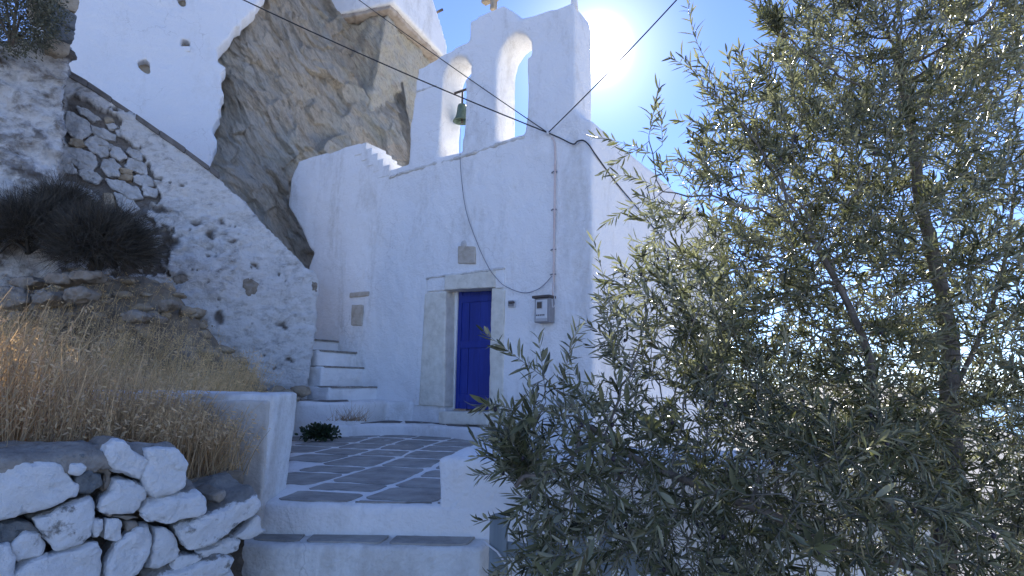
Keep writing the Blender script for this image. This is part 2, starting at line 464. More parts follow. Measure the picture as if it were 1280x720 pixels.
def stone(front, depth, bulge=.03, lv=2, amp=.014, freq=9., grow=1.06, sharp=True, facet=.9):
    """a rounded field stone from its front outline (3-D points) and a depth vector"""
    pts = [Vector(p) for p in front]; depth = Vector(depth); c = sum(pts, Vector()) / len(pts)
    pts = [c + (p - c) * grow for p in pts]
    dn = depth.normalized()
    if sharp:
        pts = [pts[i].lerp(pts[(i + 1) % len(pts)], t) for i in range(len(pts)) for t in (.05, .5, .95)]
    n = len(pts)
    bm = bmesh.new()
    def ring(s, off): return [bm.verts.new(c + (p - c) * s + dn * off) for p in pts]
    L = depth.length
    r = [ring(.70, -bulge), ring(.955, -bulge * .78), ring(1.0, bulge * .10), ring(1.0, min(.05, L * .2)), ring(.95, L * .7), ring(.75, L)]
    f = bm.verts.new(c - dn * bulge * 1.15); g = bm.verts.new(c + dn * L)
    for i in range(n):
        j = (i + 1) % n
        bm.faces.new([f, r[0][i], r[0][j]]); bm.faces.new([g, r[-1][j], r[-1][i]])
        for a, b in zip(r, r[1:]): bm.faces.new([a[i], b[i], b[j], a[j]])
    me = subdiv(me_from_bm(bm), lv)
    V, N = coords(me), normals(me)
    q0 = RNG.uniform(0, 50)
    V = V + N * (amp * fbm(V * freq + q0, 4, .55) + amp * facet * shards(V * freq * .9 + q0, 3))[:, None]
    setco(me, V)
    k = (V - np.array(c)) @ np.array(dn)
    add_attr(me, 'paint', np.clip(1.0 - (k + bulge * .3) / (.16 + .25 * bulge), 0, 1))
    return me

# ================================================================== SETTING
G0 = at(590, 440, 8.0)
TH = math.atan2(-.568, .823)
CHM = Matrix.Translation((G0.x, G0.y, 0.86)) @ Matrix.Rotation(TH, 4, 'Z')
CHI = CHM.inverted()
RV, NV = Vector((math.cos(TH), math.sin(TH), 0)), Vector((-math.sin(TH), math.cos(TH), 0))   # along / into the facade
def CH(px, py, off=0.0):                     # pixel -> chapel coordinates on the plane y = off
    return CHI @ on_plane(px, py, Vector((G0.x, G0.y, 0)) + NV * off, NV)
XR = CH(741, 200).x

# ---- ground, sea
def ground_h(x, y):
    x = np.asarray(x, float); y = np.asarray(y, float)
    d = (x - G0.x) * RV.x + (y - G0.y) * RV.y - (XR + 1.0)
    m = np.minimum(d, y - 3.9)
    h = -.55 * np.clip(m, 0, 90)
    h = h - .25 * np.clip(-y - 6, 0, 80)
    h = h + .35 * np.clip(-x - 7, 0, 40)
    return h
g = np.sinh(np.linspace(-5.2, 5.2, 150)); g = g / g.max() * 420
gx, gy = np.meshgrid(g, g)
V = np.stack([gx.ravel(), gy.ravel(), ground_h(gx, gy).ravel()], 1)
V[:, 2] += .03 * fbm(V * .9, 3) - .02
V[:, 2] += np.clip(np.hypot(V[:, 0], V[:, 1]) - 20, 0, 1e9) * .02 * fbm(V * .03, 3)
n_ = len(g); I = np.arange(n_ * n_).reshape(n_, n_)
Q = np.stack([I[:-1, :-1].ravel(), I[:-1, 1:].ravel(), I[1:, 1:].ravel(), I[1:, :-1].ravel()], 1)
tag(put('ground', tri_mesh(V, Q), M['path']), 'pale dusty ground underfoot', kind='structure')
a = np.linspace(0, 2 * math.pi, 97)[:-1]
V = np.concatenate([[[0, 0, -45]], *[np.stack([np.cos(a) * r, np.sin(a) * r, np.full(96, -45.)], 1) for r in (300, 1500, 6000, 30000)]])
T = [[0, 1 + k, 1 + (k + 1) % 96, 1 + (k + 1) % 96] for k in range(96)]
T3 = [[0, 1 + k, 1 + (k + 1) % 96] for k in range(96)]
for r in range(3):
    for k in range(96):
        p, q = 1 + r * 96 + k, 1 + r * 96 + (k + 1) % 96
        T3 += [[p, p + 96, q + 96], [p, q + 96, q]]
tag(put('sea', tri_mesh(V, T3), M['sea']), 'blue sea far below the hill', kind='structure')

# ---- cliff
base = [at(x, 300, y) for x, y in ((150, 9.25), (225, 9.40), (300, 9.68), (373, 10.65), (440, 11.7), (512, 12.6), (570, 13.4), (640, 14.6))]
base = [Vector((p.x, p.y, 0)) for p in base]
bp = smooth_path(base, 66); nu = len(bp); nv = 470
bx = np.array([(p.x, p.y) for p in bp]); tx = np.gradient(bx, axis=0); tx /= np.linalg.norm(tx, axis=1)[:, None]
nx = np.stack([tx[:, 1], -tx[:, 0]], 1)      # outward, towards the viewer
zz = np.linspace(-.3, 11.5, nv)
P = np.zeros((nv, nu, 3)); P[:, :, :2] = bx[None]; tcol = np.clip((np.arange(nu) / 66 - 5.05) / .5, 0, 1); tcol = tcol * tcol * (3 - 2 * tcol)
P[:, :, 2] = zz[:, None] * (1 - .72 * tcol)[None]
P[:, :, :2] -= nx[None] * (.20 * np.clip(P[:, :, 2] - 3, 0, 99))[..., None]
P = P.reshape(-1, 3)
S = P.copy(); ca, sa = math.cos(R(52)), math.sin(R(52))
S = np.stack([P[:, 0] * ca - P[:, 2] * sa, P[:, 1] * .9, P[:, 0] * sa + P[:, 2] * ca], 1)
wv = np.stack([fbm(S * .7, 3), fbm(S * .7 + 31, 3), fbm(S * .7 + 77, 3)], 1) * .35
S2 = (S + wv) * np.array([.55, .8, 2.2])
blk = fbm(S2 * 1.1, 3)
S3 = S + wv * .6
SH = .17 * shards(S3 * np.array([.55, .8, 1.7]), 1) + .085 * shards(S3 * np.array([1.5, 2, 4.2]), 5) + .035 * shards(S3 * np.array([4, 5, 10.]), 9)
D = SH + .20 * fbm(P * .45 + 3, 3) + .06 * ridged(S2 * .8, 4, .5)
P[:, :2] += np.tile(nx, (nv, 1)) * D[:, None]
P[:, 2] += .05 * fbm(S2 * 2, 3)
I = np.arange(nv * nu).reshape(nv, nu)
Q = np.stack([I[:-1, :-1].ravel(), I[:-1, 1:].ravel(), I[1:, 1:].ravel(), I[1:, :-1].ravel()], 1)
tag(put('cliff', tri_mesh(P, Q), M['cliff']), 'bare grey brown rock face behind the white chapel', kind='structure')

# ---- white house wall on the rock, upper left
HA, HB = at(40, 150, 8.6), at(330, 150, 10.0)
hn = Vector((-(HB.y - HA.y), HB.x - HA.x, 0)).normalized(); hn = (hn - Vector((0, 0, .10))).normalized()   # away from the viewer, the wall leans back a little
def HP(px, py): return on_plane(px, py, HA, hn)
house = thing('house', 'smooth white house wall with putlog holes built against the rock', 'house', (HP(170, 250).x, HP(170, 250).y, HP(170, 250).z - 1))
outl = [(40, 330), (268, 330), (262, 215), (266, 196), (271, 178), (268, 165), (276, 140), (279, 118), (277, 100), (280, 86), (272, 74), (270, 62), (279, 52), (288, 44), (294, 34), (309, 22), (320, 6), (330, -8), (352, -60), (352, -150), (40, -150)]
holes = [[(171, 73), (176, 76), (181, 73), (187, 80), (186, 85), (188, 93), (182, 90), (174, 84)], [(227, 47), (238, 51), (236, 62), (226, 57)], [(219, -6), (232, -8), (232, 9), (224, 6)]]
rag = []
for (x0_, y0_), (x1_, y1_) in zip(outl, outl[1:] + outl[:1]):
    m_ = max(1, int(math.hypot(x1_ - x0_, y1_ - y0_) / 5)) if 255 < x0_ < 340 and y0_ < 216 else 1
    for q_ in range(m_):
        jx, jy = (RNG.normal(0, 1.6), RNG.normal(0, 1.2)) if m_ > 1 else (0, 0)
        rag.append((x0_ + (x1_ - x0_) * q_ / m_ + jx, y0_ + (y1_ - y0_) * q_ / m_ + jy))
bm = prism([[HP(*p) for p in rag]] + [[HP(*p) for p in h] for h in holes], hn * .35)
wall = put('wall', soften(bm, .028, 2, .018, 1.2, .005), M['white_clean'], house)
for h in holes:                              # the rough back of each hole
    c = [HP(x, y) for x, y in h]; m = sum(c, Vector()) / len(c)
    put('hole_back', stone([m + (q - m) * 1.9 + hn * .2 for q in c], hn * .12, .02, 1), M['tan_stone'], house)
c = HP(232, 61)
bm = bmesh.new(); hexa(bm, [c + Vector((dx, 0, dz)) + hn * dy for dz in (-.05, .05) for dx, dy in ((-.08, -.012), (.085, -.012), (.085, .14), (-.08, .14))]); bev(bm, .015)
put('hole_lip', me_from_bm(bm), M['white_clean'], house)

# ---- upper house on the crag
UC = at(492, 3, 12.3)
ud, ul = Vector((.386, .922, 0)), Vector((-.90, .30, 0)).normalized()
upper = thing('hilltop_house', 'white block house jutting over a stone ledge high on the crag', 'house', (UC.x, UC.y, UC.z))
ue = 0
for k in range(1, 400):
    if pix(UC + ud * (k * .02))[0] > 559: ue = k * .02; break
bm = bmesh.new()
pts = [UC, UC + ud * ue, UC + ud * ue + ul * 3.0, UC + ul * 3.0]
tops = [Vector((0, 0, 3.0)), Vector((0, 0, .42)), Vector((0, 0, .42)), Vector((0, 0, 3.0))]
hexa(bm, pts + [p + t for p, t in zip(pts, tops)])
put('wall', soften(bm, .05, 3, .02, 1.2), M['white'], upper)
bm = bmesh.new()
q = [UC + ul * .12 + ud * .05, UC + ud * (ue - .05) + ul * .12, UC + ud * (ue - .05) + ul * 2.6, UC + ul * 2.6 + ud * .05]
hexa(bm, [p + Vector((0, 0, -.10)) for p in q] + [p + Vector((0, 0, .03)) for p in q])
put('floor_slab', soften(bm, .03, 2, .03, 4, .01), M['wood'], upper)
bm = bmesh.new()
q = [UC + ul * .30 + ud * .2, UC + ud * (ue - .05) + ul * .38, UC + ud * (ue - .02) + ul * 2.6, UC + ul * 2.6 + ud * .3]
q0 = [q[0] + ul * .9 + ud * .3 + Vector((0, 0, -5)), q[1] + ul * .3 + Vector((0, 0, -5)), q[2] + Vector((0, 0, -5)), q[3] + ud + Vector((0, 0, -5))]
hexa(bm, q0 + [p + Vector((0, 0, -.09)) for p in q])
put('rock_footing', soften(bm, .045, 2, .14, 1.2, .05, 5), M['cliff_light'], upper)
t = at(549, 14, pix and (UC + ud * (ue * .8)).y)
put('roof_spout', me_from_bm(tube([t + Vector((-.12, .1, 0)), t, t + Vector((.1, -.06, .01))], .035, 8)), M['iron'], upper)

# ---- ruined rubble wall with a sloping top
WA, WB = at(40, 300, 7.1), at(398, 400, 8.5)
wn_ = Vector((-(WB.y - WA.y), WB.x - WA.x, 0)).normalized()
def WP(px, py, off=0.0): return on_plane(px, py, WA + wn_ * off, wn_)
rub = thing('rubble_wall', 'tall weathered whitewashed rubble wall with sloping top and bare stones showing', 'wall', (WP(390, 480).x, WP(390, 480).y, WP(390, 480).z))
outl = [(-60, 640), (384, 640), (384, 480), (387, 462), (390, 436), (395, 405), (394, 380), (399, 352), (392, 341), (380, 332), (352, 302), (330, 282), (312, 262), (296, 246), (272, 222), (262, 212), (200, 168), (140, 128), (82, 92), (40, 66), (-60, 20)]
WT = wn_ * .55
me = soften(prism([[WP(*p) for p in outl]], WT), .026, 3, .03, 1.3, .012, 7)
V, N = coords(me), normals(me)
Xp, Yp = pix(V)
front = (N @ np.array(wn_)) < -.3
patch = [(82, 128), (96, 118), (110, 124), (140, 138), (152, 148), (150, 170), (166, 184), (182, 196), (190, 222), (200, 244), (190, 262), (176, 272), (150, 264), (112, 262), (78, 250), (72, 226), (86, 200), (80, 165)]
patch2 = [(120, 258), (176, 268), (215, 288), (212, 345), (120, 345), (60, 260)]
Xw, Yw = Xp + 7 * fbm(V * 6 + 3, 3), Yp + 7 * fbm(V * 6 + 60, 3)
inp = inpoly(Xw, Yw, patch); in2 = inpoly(Xw, Yw, patch2)
edge = fbm(V * 7, 3)
q1 = ridged(V * np.array([3.2, 3.2, 5.2]) + 2, 3, .6)
band = np.clip((330 - np.abs(Yp - 330)) / 330, 0, 1)
lowleft = inpoly(Xp, Yp, [(180, 250), (300, 285), (300, 330), (240, 420), (340, 480), (180, 480)]).astype(float)
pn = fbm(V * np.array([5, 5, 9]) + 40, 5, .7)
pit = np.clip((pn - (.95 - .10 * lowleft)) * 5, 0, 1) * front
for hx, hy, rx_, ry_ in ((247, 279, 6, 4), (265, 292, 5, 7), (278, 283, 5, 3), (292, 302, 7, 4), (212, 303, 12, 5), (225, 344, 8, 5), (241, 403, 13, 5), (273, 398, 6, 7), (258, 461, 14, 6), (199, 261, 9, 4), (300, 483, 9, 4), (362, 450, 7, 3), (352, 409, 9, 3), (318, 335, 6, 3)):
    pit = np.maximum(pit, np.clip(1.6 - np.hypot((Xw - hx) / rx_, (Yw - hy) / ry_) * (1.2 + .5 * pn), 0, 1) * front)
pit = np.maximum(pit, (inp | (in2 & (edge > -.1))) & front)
d = -.06 * pit * (1 - .5 * inp) - .05 * inp * front + .034 * q1 * front * (.45 + .65 * lowleft) + .02 * np.round(fbm(V * np.array([3, 3, 6]) + 8, 3) * 3) / 3 * front
setco(me, V + N * d[:, None] * 1.0)
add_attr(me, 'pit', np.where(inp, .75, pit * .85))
add_attr(me, 'worn', lowleft * .08 + np.clip((150 - Xp) / 150, 0, 1) * .45 + .3 * in2)
put('wall', me, M['rubble'], rub)
S36 = lambda L: [(60 + x / 3.6, 110 + y / 3.6) for x, y in L]
stones = [
 [(90,110),(130,125),(180,155),(195,200),(150,230),(110,215),(80,180)], [(195,165),(250,185),(300,210),(300,240),(250,230),(205,200)],
 [(160,250),(215,215),(265,250),(268,300),(240,312),(200,285)], [(85,275),(140,268),(200,300),(222,330),(200,370),(140,360),(95,320)],
 [(285,265),(330,270),(352,310),(320,325),(285,300)], [(365,270),(400,280),(420,300),(415,325),(385,315),(360,290)],
 [(365,315),(420,335),(445,360),(440,392),(400,380),(350,355)], [(250,325),(290,320),(320,350),(318,395),(270,395),(240,360)],
 [(330,365),(378,372),(375,390),(330,382)], [(320,385),(375,395),(375,418),(315,408)], [(390,400),(440,390),(470,410),(468,440),(420,440),(390,425)],
 [(250,130),(285,135),(295,155),(260,158)], [(260,160),(300,160),(320,180),(280,185)], [(100,225),(150,230),(160,255),(130,265),(100,250)],
 [(260,410),(340,420),(400,450),(420,490),(380,500),(300,460)], [(300,470),(380,500),(410,545),(380,570),(320,530)], [(250,470),(290,480),(300,520),(280,545),(245,540)],
 [(40,420),(120,430),(200,470),(230,500),(180,515),(100,490)], [(305,190),(335,190),(330,220),(308,212)], [(140,370),(200,375),(240,400),(225,430),(160,410)],
 [(130,85),(170,95),(240,140),(200,150),(150,115)], [(70,330),(110,345),(130,380),(90,385),(60,360)], [(230,255),(275,250),(290,262),(275,275),(268,262)], [(430,440),(490,460),(480,490),(430,480)],
 [(100,515),(180,520),(240,550),(220,580),(120,560)], [(250,555),(300,550),(350,575),(300,600),(250,590)], [(380,580),(450,600),(470,640),(420,640),(370,620)]]
tan = {13, 16, 8, 9, 11}
for i, L in enumerate(stones):
    o = RNG.uniform(-.012, .022)
    put('stone', stone([WP(x, y, -o) for x, y in S36(L)], wn_ * .14, .014, 2, .016, 11, 1.12), M['tan_stone'] if i in tan else M['rubble_stone'], rub)
for L in ([(305,350),(313,348),(323,356),(320,369),(309,370),(303,361)], [(217,345),(230,342),(236,350),(228,357),(219,356)], [(226,402),(242,398),(262,402),(270,409),(250,409),(232,408)], [(247,440),(262,436),(272,446),(262,462),(248,462)],
          [(265,473),(285,478),(300,484),(285,490),(268,490)], [(390,352),(396,354),(396,366),(391,363)], [(195,275),(212,280),(224,292),(212,298),(198,290)]):
    put('stone', stone([WP(x, y, .0) for x, y in L], wn_ * .14, .025, 2, .015, 11, 1.05), M['brown_stone'] if len(L) != 6 or L[0][0] > 300 else M['tan_stone'], rub)
cop = [(78, 90), (110, 108), (140, 128), (170, 148), (200, 169), (232, 191), (262, 213), (274, 222)]
for a_, b_ in zip(cop, cop[1:]):             # slate coping, slab by slab
    p, q = WP(*a_), WP(*b_); s = (q - p) * .985
    bm = bmesh.new(); up = Vector((0, 0, .055 + RNG.uniform(-.008, .012)))
    o = -wn_ * (.035 + RNG.uniform(-.012, .015))
    hexa(bm, [p + o - up * .4, p + s + o - up * .4, p + s + wn_ * .62 - up * .4, p + wn_ * .62 - up * .4, p + o + up, p + s + o + up, p + s + wn_ * .62 + up, p + wn_ * .62 + up])
    bev(bm, .012, 2)
    put('coping_slab', me_from_bm(bm), M['slate_coping'], rub, smooth=False)

# ---- nearer ruin at the far left, shrub on top
RA, RB = at(-60, 150, 6.0), at(90, 150, 6.75)
rn = Vector((-(RB.y - RA.y), RB.x - RA.x, 0)).normalized()
def RP(px, py, off=0.0): return on_plane(px, py, RA + rn * off, rn)
ruin = thing('ruined_wall', 'crumbling tan plastered wall stub below a grey shrub with slabs stacked on its corner', 'wall', tuple(RP(40, 330)))
me = soften(prism([[RP(*p) for p in [(-120, 420), (78, 420), (74, 250), (78, 190), (80, 140), (82, 100), (88, 62), (84, 48), (-120, 40)]]], rn * .7), .03, 3, .05, 1.4, .02, 5)
V, N = coords(me), normals(me)
q1 = fbm(V * np.array([2.6, 2.6, 3.4]) + 9, 5, .65)
setco(me, V + N * (.07 * q1 + .03 * np.round(fbm(V * np.array([4, 4, 7]), 3) * 3) / 3)[:, None])
add_attr(me, 'worn', .25 + .5 * q1); add_attr(me, 'pit', np.clip(q1 - .62, 0, .15) * 5)
put('wall', me, M['rubble'], ruin)
for i, L in enumerate([[(66,-14),(98,-14),(99,0),(94,16),(82,12),(68,2)], [(62,4),(80,10),(96,20),(93,36),(80,32),(64,20)], [(60,22),(78,32),(93,40),(92,49),(78,51),(62,44)], [(58,44),(76,52),(88,56),(86,68),(72,70),(58,62)], [(38,-6),(64,-8),(70,6),(62,18),(44,14)]]):
    put('slab', stone([RP(x, y, -.12) for x, y in L], rn * .5, .02, 2, .012, 8, 1.04), M['dark_stone'] if i in (1, 2) else M['tan_stone'], ruin)

# ---- earth bank between the garden wall and the rubble wall
nu, nv = 90, 80
u = np.linspace(0, 1, nu); v = np.linspace(0, 1, nv); uu, vv = np.meshgrid(u, v)
a0, a1 = np.array([-5.2, 2.3]), np.array([-1.85, 4.2]); b0, b1 = np.array([-8.0, 7.6]), np.array([-2.95, 8.4])
XY = (a0 * (1 - uu[..., None]) + a1 * uu[..., None]) * (1 - vv[..., None]) + (b0 * (1 - uu[..., None]) + b1 * uu[..., None]) * vv[..., None]
hl = 1.02 + 1.75 * np.clip((vv - .38) / .42, 0, 1) ** 1.25
hr = 1.02 + .42 * vv
ur = np.clip((uu - .58) / .36, 0, 1); ur = ur * ur * (3 - 2 * ur)
Z = hl * (1 - ur) + hr * ur
P = np.stack([XY[..., 0].ravel(), XY[..., 1].ravel(), Z.ravel()], 1)
P[:, 2] += .10 * fbm(P * 1.6, 4) + .06 * ridged(P * 3.2, 3) * (1 - ur.ravel()) * np.clip((vv.ravel() - .35) * 4, 0, 1)
I = np.arange(nv * nu).reshape(nv, nu)
Q = np.stack([I[:-1, :-1].ravel(), I[:-1, 1:].ravel(), I[1:, 1:].ravel(), I[1:, :-1].ravel()], 1)
BANK = P.reshape(nv, nu, 3)
tag(put('earth_bank', tri_mesh(P, Q), M['earth']), 'dry earth and rubble slope behind the garden wall', kind='structure')
t_ = RNG.uniform(0, 1, (900, 2)); bag_v, bag_t = [], []
bm = bmesh.new(); bmesh.ops.create_icosphere(bm, subdivisions=2, radius=1.0); tmp = me_from_bm(bm)
IV = coords(tmp); IT = np.array([list(p.vertices) for p in tmp.polygons]); bpy.data.meshes.remove(tmp)
for k in range(900):
    c = BANK[int(t_[k, 1] * (nv - 1)), int(t_[k, 0] * (nu - 1))] + RNG.normal(0, .05, 3) * [1, 1, .2]
    sz = RNG.uniform(.02, .11) * (1 if k % 4 else 1.4) * np.array([1, RNG.uniform(.6, 1), RNG.uniform(.35, .7)])
    v_ = IV * sz; v_ = v_ * (1 + .45 * fbm(IV * 1.1 + k * 3.1, 2))[:, None]
    an = RNG.uniform(0, 6.28); v_ = np.stack([v_[:, 0] * math.cos(an) - v_[:, 1] * math.sin(an), v_[:, 0] * math.sin(an) + v_[:, 1] * math.cos(an), v_[:, 2]], 1)
    bag_v.append(v_ + c); bag_t.append(IT + k * len(IV))
tag(put('bank_rubble', tri_mesh(np.concatenate(bag_v), np.concatenate(bag_t)), M['tan_stone'], smooth=False), 'small broken stones strewn over the bank', kind='stuff')
def bank_z(x, y):
    d = (BANK[..., 0] - x) ** 2 + (BANK[..., 1] - y) ** 2
    return BANK[..., 2].ravel()[np.argmin(d)]
# stones lying on the bank
BL = ['tan brown slab second from the left in the stone row under the spiny bush', 'tan brown slab in the middle of the stone row under the spiny bush', 'tan brown slab at the right end of the row under the spiny bush',
      'large tan brown stone at the left end below the row of slabs', 'small tan brown stone in the middle below the row of slabs', 'thick tan brown stone at the right end below the row of slabs',
      'tan brown stone tucked under the lower right edge of the spiny bush', 'tan brown stone against the rubble wall just right of the spiny bush', 'long tan brown stone among seed heads below the spiny bush', 'round tan brown boulder at the foot of the rubble wall above the garden wall']
for (px, py, Y, w, h) in ((30, 352, 5.9, .34, .13), (72, 348, 5.9, .30, .12), (105, 345, 5.9, .34, .14), (10, 372, 5.6, .36, .2), (55, 372, 5.7, .28, .14), (95, 368, 5.7, .26, .16), (188, 398, 6.3, .22, .1), (205, 380, 6.6, .22, .12), (165, 395, 6.0, .26, .12), (228, 452, 6.5, .26, .26)):
    c = at(px, py, Y); ang = RNG.uniform(0, .3)
    ring = [c + Vector((math.cos(t + ang) * w * .5 * RNG.uniform(.8, 1.1), 0, math.sin(t + ang) * h * .5 * RNG.uniform(.8, 1.1))) for t in np.linspace(0, 2 * math.pi, 9)[:-1]]
    s = put('bank_stone', stone(ring, Vector((0, .2, .0)), .05, 2, .02, 9), M['brown_stone'])
    base_at(s, c)
    s['px'] = px; s['group'] = 'loose stones on the earth bank'; s['category'] = 'stone'
    s['label'] = BL.pop(0)

# ================================================================== CHAPEL
chapel = thing('chapel', 'small whitewashed chapel with two arch belfry and blue door', 'chapel', CHM.translation, TH)
L3 = lambda pts, off=0.0: [CH(x, y, off) for x, y in pts]
fac = [(384, 352), (385, 335), (391, 316), (383, 308), (377, 287), (360, 258), (364, 224), (373, 201), (450, 178), (452, 186), (478, 212), (486, 213),
       (511, 205), (513, 160), (518, 115), (522, 86), (550, 70), (586, 51), (587, 27), (604, 17), (627, 6), (640, 14), (652, 24), (684, 13), (716, 3.5), (719, 20), (719, 138), (728, 146), (741, 151)]
zb = -1.3
pts = [Vector((CH(340, 352).x, 0, zb)), Vector((CH(340, 352).x, 0, CH(340, 352).z))] + L3(fac) + [Vector((XR, 0, zb))]
archL = [(548.5, 198), (551, 150), (553.5, 98), (558, 84), (565, 74), (574, 69.5), (582, 72), (588, 82), (588.5, 95), (582, 99), (580.5, 140), (579, 190.5)]
archR = [(620, 178), (621, 120), (621.5, 80), (626, 62), (635, 48), (645, 41), (656, 42), (664, 54), (664.5, 68), (659, 72), (658.5, 120), (658, 167)]
doorh = [(556.5, 361), (616, 357), (612, 516), (555, 516)]
TK = .50
bm = prism([pts, L3(archL), L3(archR), L3(doorh)], (0, TK, 0))
ztop = CH(741, 151).z
bm2 = bmesh.new()
box(bm2, XR - .5, XR, TK * .5, 6.6, zb, ztop); box(bm2, CH(384, 340).x - .3, XR, 6.1, 6.6, zb, ztop - .1)
tmp = me_from_bm(bm2); bm.from_mesh(tmp); bpy.data.meshes.remove(tmp)
me = soften(bm, .034, 3, .022, 1.1, .005, 8)
put('wall', me, M['white'], chapel, local=True)
xl = CH(384, 340).x
nu, nv = 24, 8
V = [(xl + (XR - .45 - xl) * i / nu, TK * .6 + 5.7 * j / nv, ztop - .45 + .5 * math.sin(math.pi * i / nu)) for j in range(nv + 1) for i in range(nu + 1)]
Q = [[j * (nu + 1) + i, j * (nu + 1) + i + 1, (j + 1) * (nu + 1) + i + 1, (j + 1) * (nu + 1) + i] for j in range(nv) for i in range(nu)]
put('roof', tri_mesh(V, Q), M['white'], chapel, local=True)
# belfry string course: a rough band, slightly proud
ledge = [(487, 222), (500, 217), (548, 204), (580, 195.5), (620, 182), (658, 170.5)]
lp = smooth_path([CH(x, y, -.005) for x, y in ledge], 10)
me = me_from_bm(tube(lp, [.026 + .010 * math.sin(i * 2.1) for i in range(len(lp))], 8)); me2 = subdiv(me, 1)
V, N = coords(me2), normals(me2); setco(me2, V + N * (.018 * fbm(V * 10, 3))[:, None])
put('string_course', me2, M['white_worn'], chapel, local=True)
ledge = [(521, 114.5), (534, 110.5), (547, 106)]
lp = smooth_path([CH(x, y, .004) for x, y in ledge], 10)
me2 = subdiv(me_from_bm(tube(lp, [.018 + .008 * math.sin(i * 2.1) for i in range(len(lp))], 8)), 1)
put('string_course', me2, M['white_worn'], chapel, local=True)
# right shoulder pinnacle
p = CH(716, 4); put('pinnacle', me_from_bm(tube([p + Vector((-.03, .1, -.05)), p + Vector((-.03, .1, .12)), p + Vector((-.02, .1, .2))], [.06, .045, .02], 8)), M['white'], chapel, local=True)
for k, (xa, xb, y) in enumerate(((444, 458.5, 178), (452, 465.5, 184.5), (459, 472.5, 191), (466, 479.5, 198), (473, 487, 205.5))):
    a_, b_ = CH(xa, y + 9), CH(xb, y); bm = bmesh.new(); box(bm, a_.x, b_.x, -.012 + .002 * k, TK * .9, a_.z - .12, b_.z); bev(bm, .012, 2)
    put('shoulder_step', me_from_bm(bm), M['white'], chapel, local=True, smooth=False)
# cross
c = CH(617, 5, .2)
bm = bmesh.new(); box(bm, c.x - .045, c.x + .045, .15, .25, c.z - .12, c.z + .62); me = soften(bm, .014, 3, .006, 6)
bm = bmesh.new(); bm.from_mesh(me); bpy.data.meshes.remove(me)
box(bm, c.x - .21, c.x + .21, .14, .26, c.z + .07, c.z + .17)
cross = put('cross', soften(bm, .012, 3, .010, 7, .003, 20), M['tan_stone'], chapel, local=True)

def block(name, pxs, off0, off1, mat, bw=.02, vox=.012, parent=chapel, amp=.006):
    """a dressed stone from its four front corners (pixels) between two depths"""
    bm = bmesh.new()
    f = [CH(x, y, 0) for x, y in pxs]        # bottom-left, bottom-right, top-right, top-left
    fr = [Vector((p.x, off0, p.z)) for p in f]; bk = [Vector((p.x, off1, p.z)) for p in f]
    hexa(bm, [fr[0], fr[1], bk[1], bk[0], fr[3], fr[2], bk[2], bk[3]])
    return put(name, soften(bm, vox, 3, amp, 4, .003, 14), mat, parent, local=True)
block('jamb', [(525, 506), (557, 509), (559, 365), (533, 367)], -.035, .26, M['marble'])
block('jamb', [(612, 516), (630, 518), (632, 362), (616, 360)], -.035, .26, M['marble'])
block('lintel', [(559, 363), (621, 360), (621, 339), (559, 346)], -.06, .27, M['marble'])
block('door_head', [(535, 365), (560, 363), (560, 346), (537, 348)], -.03, .2, M['white'])
block('door_head', [(620, 361), (631, 360), (631, 336), (620, 338)], -.03, .2, M['white'])
block('surround_band', [(533, 349.5), (632, 337), (632, 334), (536, 346.5)], -.045, .1, M['white_worn'], vox=.008)
block('surround_band', [(519, 507), (525, 507), (533, 350), (528.5, 350)], -.018, .1, M['white'], vox=.008)
block('threshold', [(554, 530), (614, 531), (614, 515), (554, 514)], -.10, .30, M['marble'])
block('stone_inset', [(439, 407), (453, 407), (454, 381), (440, 381)], -.012, .2, M['ochre'])
block('stone_inset', [(437, 372), (461, 370), (462, 364), (438, 366)], -.015, .2, M['ochre'])
block('stone_plaque', [(573, 330), (595, 330), (595, 308), (574, 308)], -.03, .2, M['ochre'])
c = CH(580, 305.5)
put('plaque_boss', subdiv(me_from_bm(tube([c + Vector((0, -.025, 0)), c + Vector((0, .02, 0)), c + Vector((0, .1, 0))], [.062, .075, .078], 14)), 1), M['white_worn'], chapel, local=True)
# blue door: three planks, frame, ledges, ring
DO = .22
dl, dr, dt, dbm = CH(557, 440).x, CH(614, 440).x, CH(590, 358).z, CH(590, 514).z
bm = bmesh.new(); box(bm, dl - .05, dl + .045, DO - .05, DO + .06, dbm, dt + .02); bev(bm, .006); put('door_frame', me_from_bm(bm), M['white'], chapel, local=True, smooth=False)
door = thing('door', None, None); door.parent = chapel; WM[door.name] = WM[chapel.name]; door.name = 'door'
del_ = ['category', 'label']
W_ = (dr + .04 - dl - .045) / 4
for k in range(4):
    bm = bmesh.new(); x0 = dl + .045 + k * W_
    box(bm, x0 + .003, x0 + W_ - .003, DO - .012 + .004 * (k % 2), DO + .03, dbm + .012, dt); bev(bm, .006)
    put('plank', me_from_bm(bm), M['blue'], door, local=True, smooth=False)
for z in (dbm + .16, dbm + .92, dt - .14):
    bm = bmesh.new(); box(bm, dl + .05, dr + .03, DO - .026, DO + .01, z - .05, z + .05); bev(bm, .006)
    put('rail', me_from_bm(bm), M['blue'], door, local=True, smooth=False)
bm = bmesh.new(); box(bm, dl + .05, dl + .11, DO - .030, DO + .01, dbm + .012, dt); bev(bm, .006); put('stile', me_from_bm(bm), M['blue'], door, local=True, smooth=False)

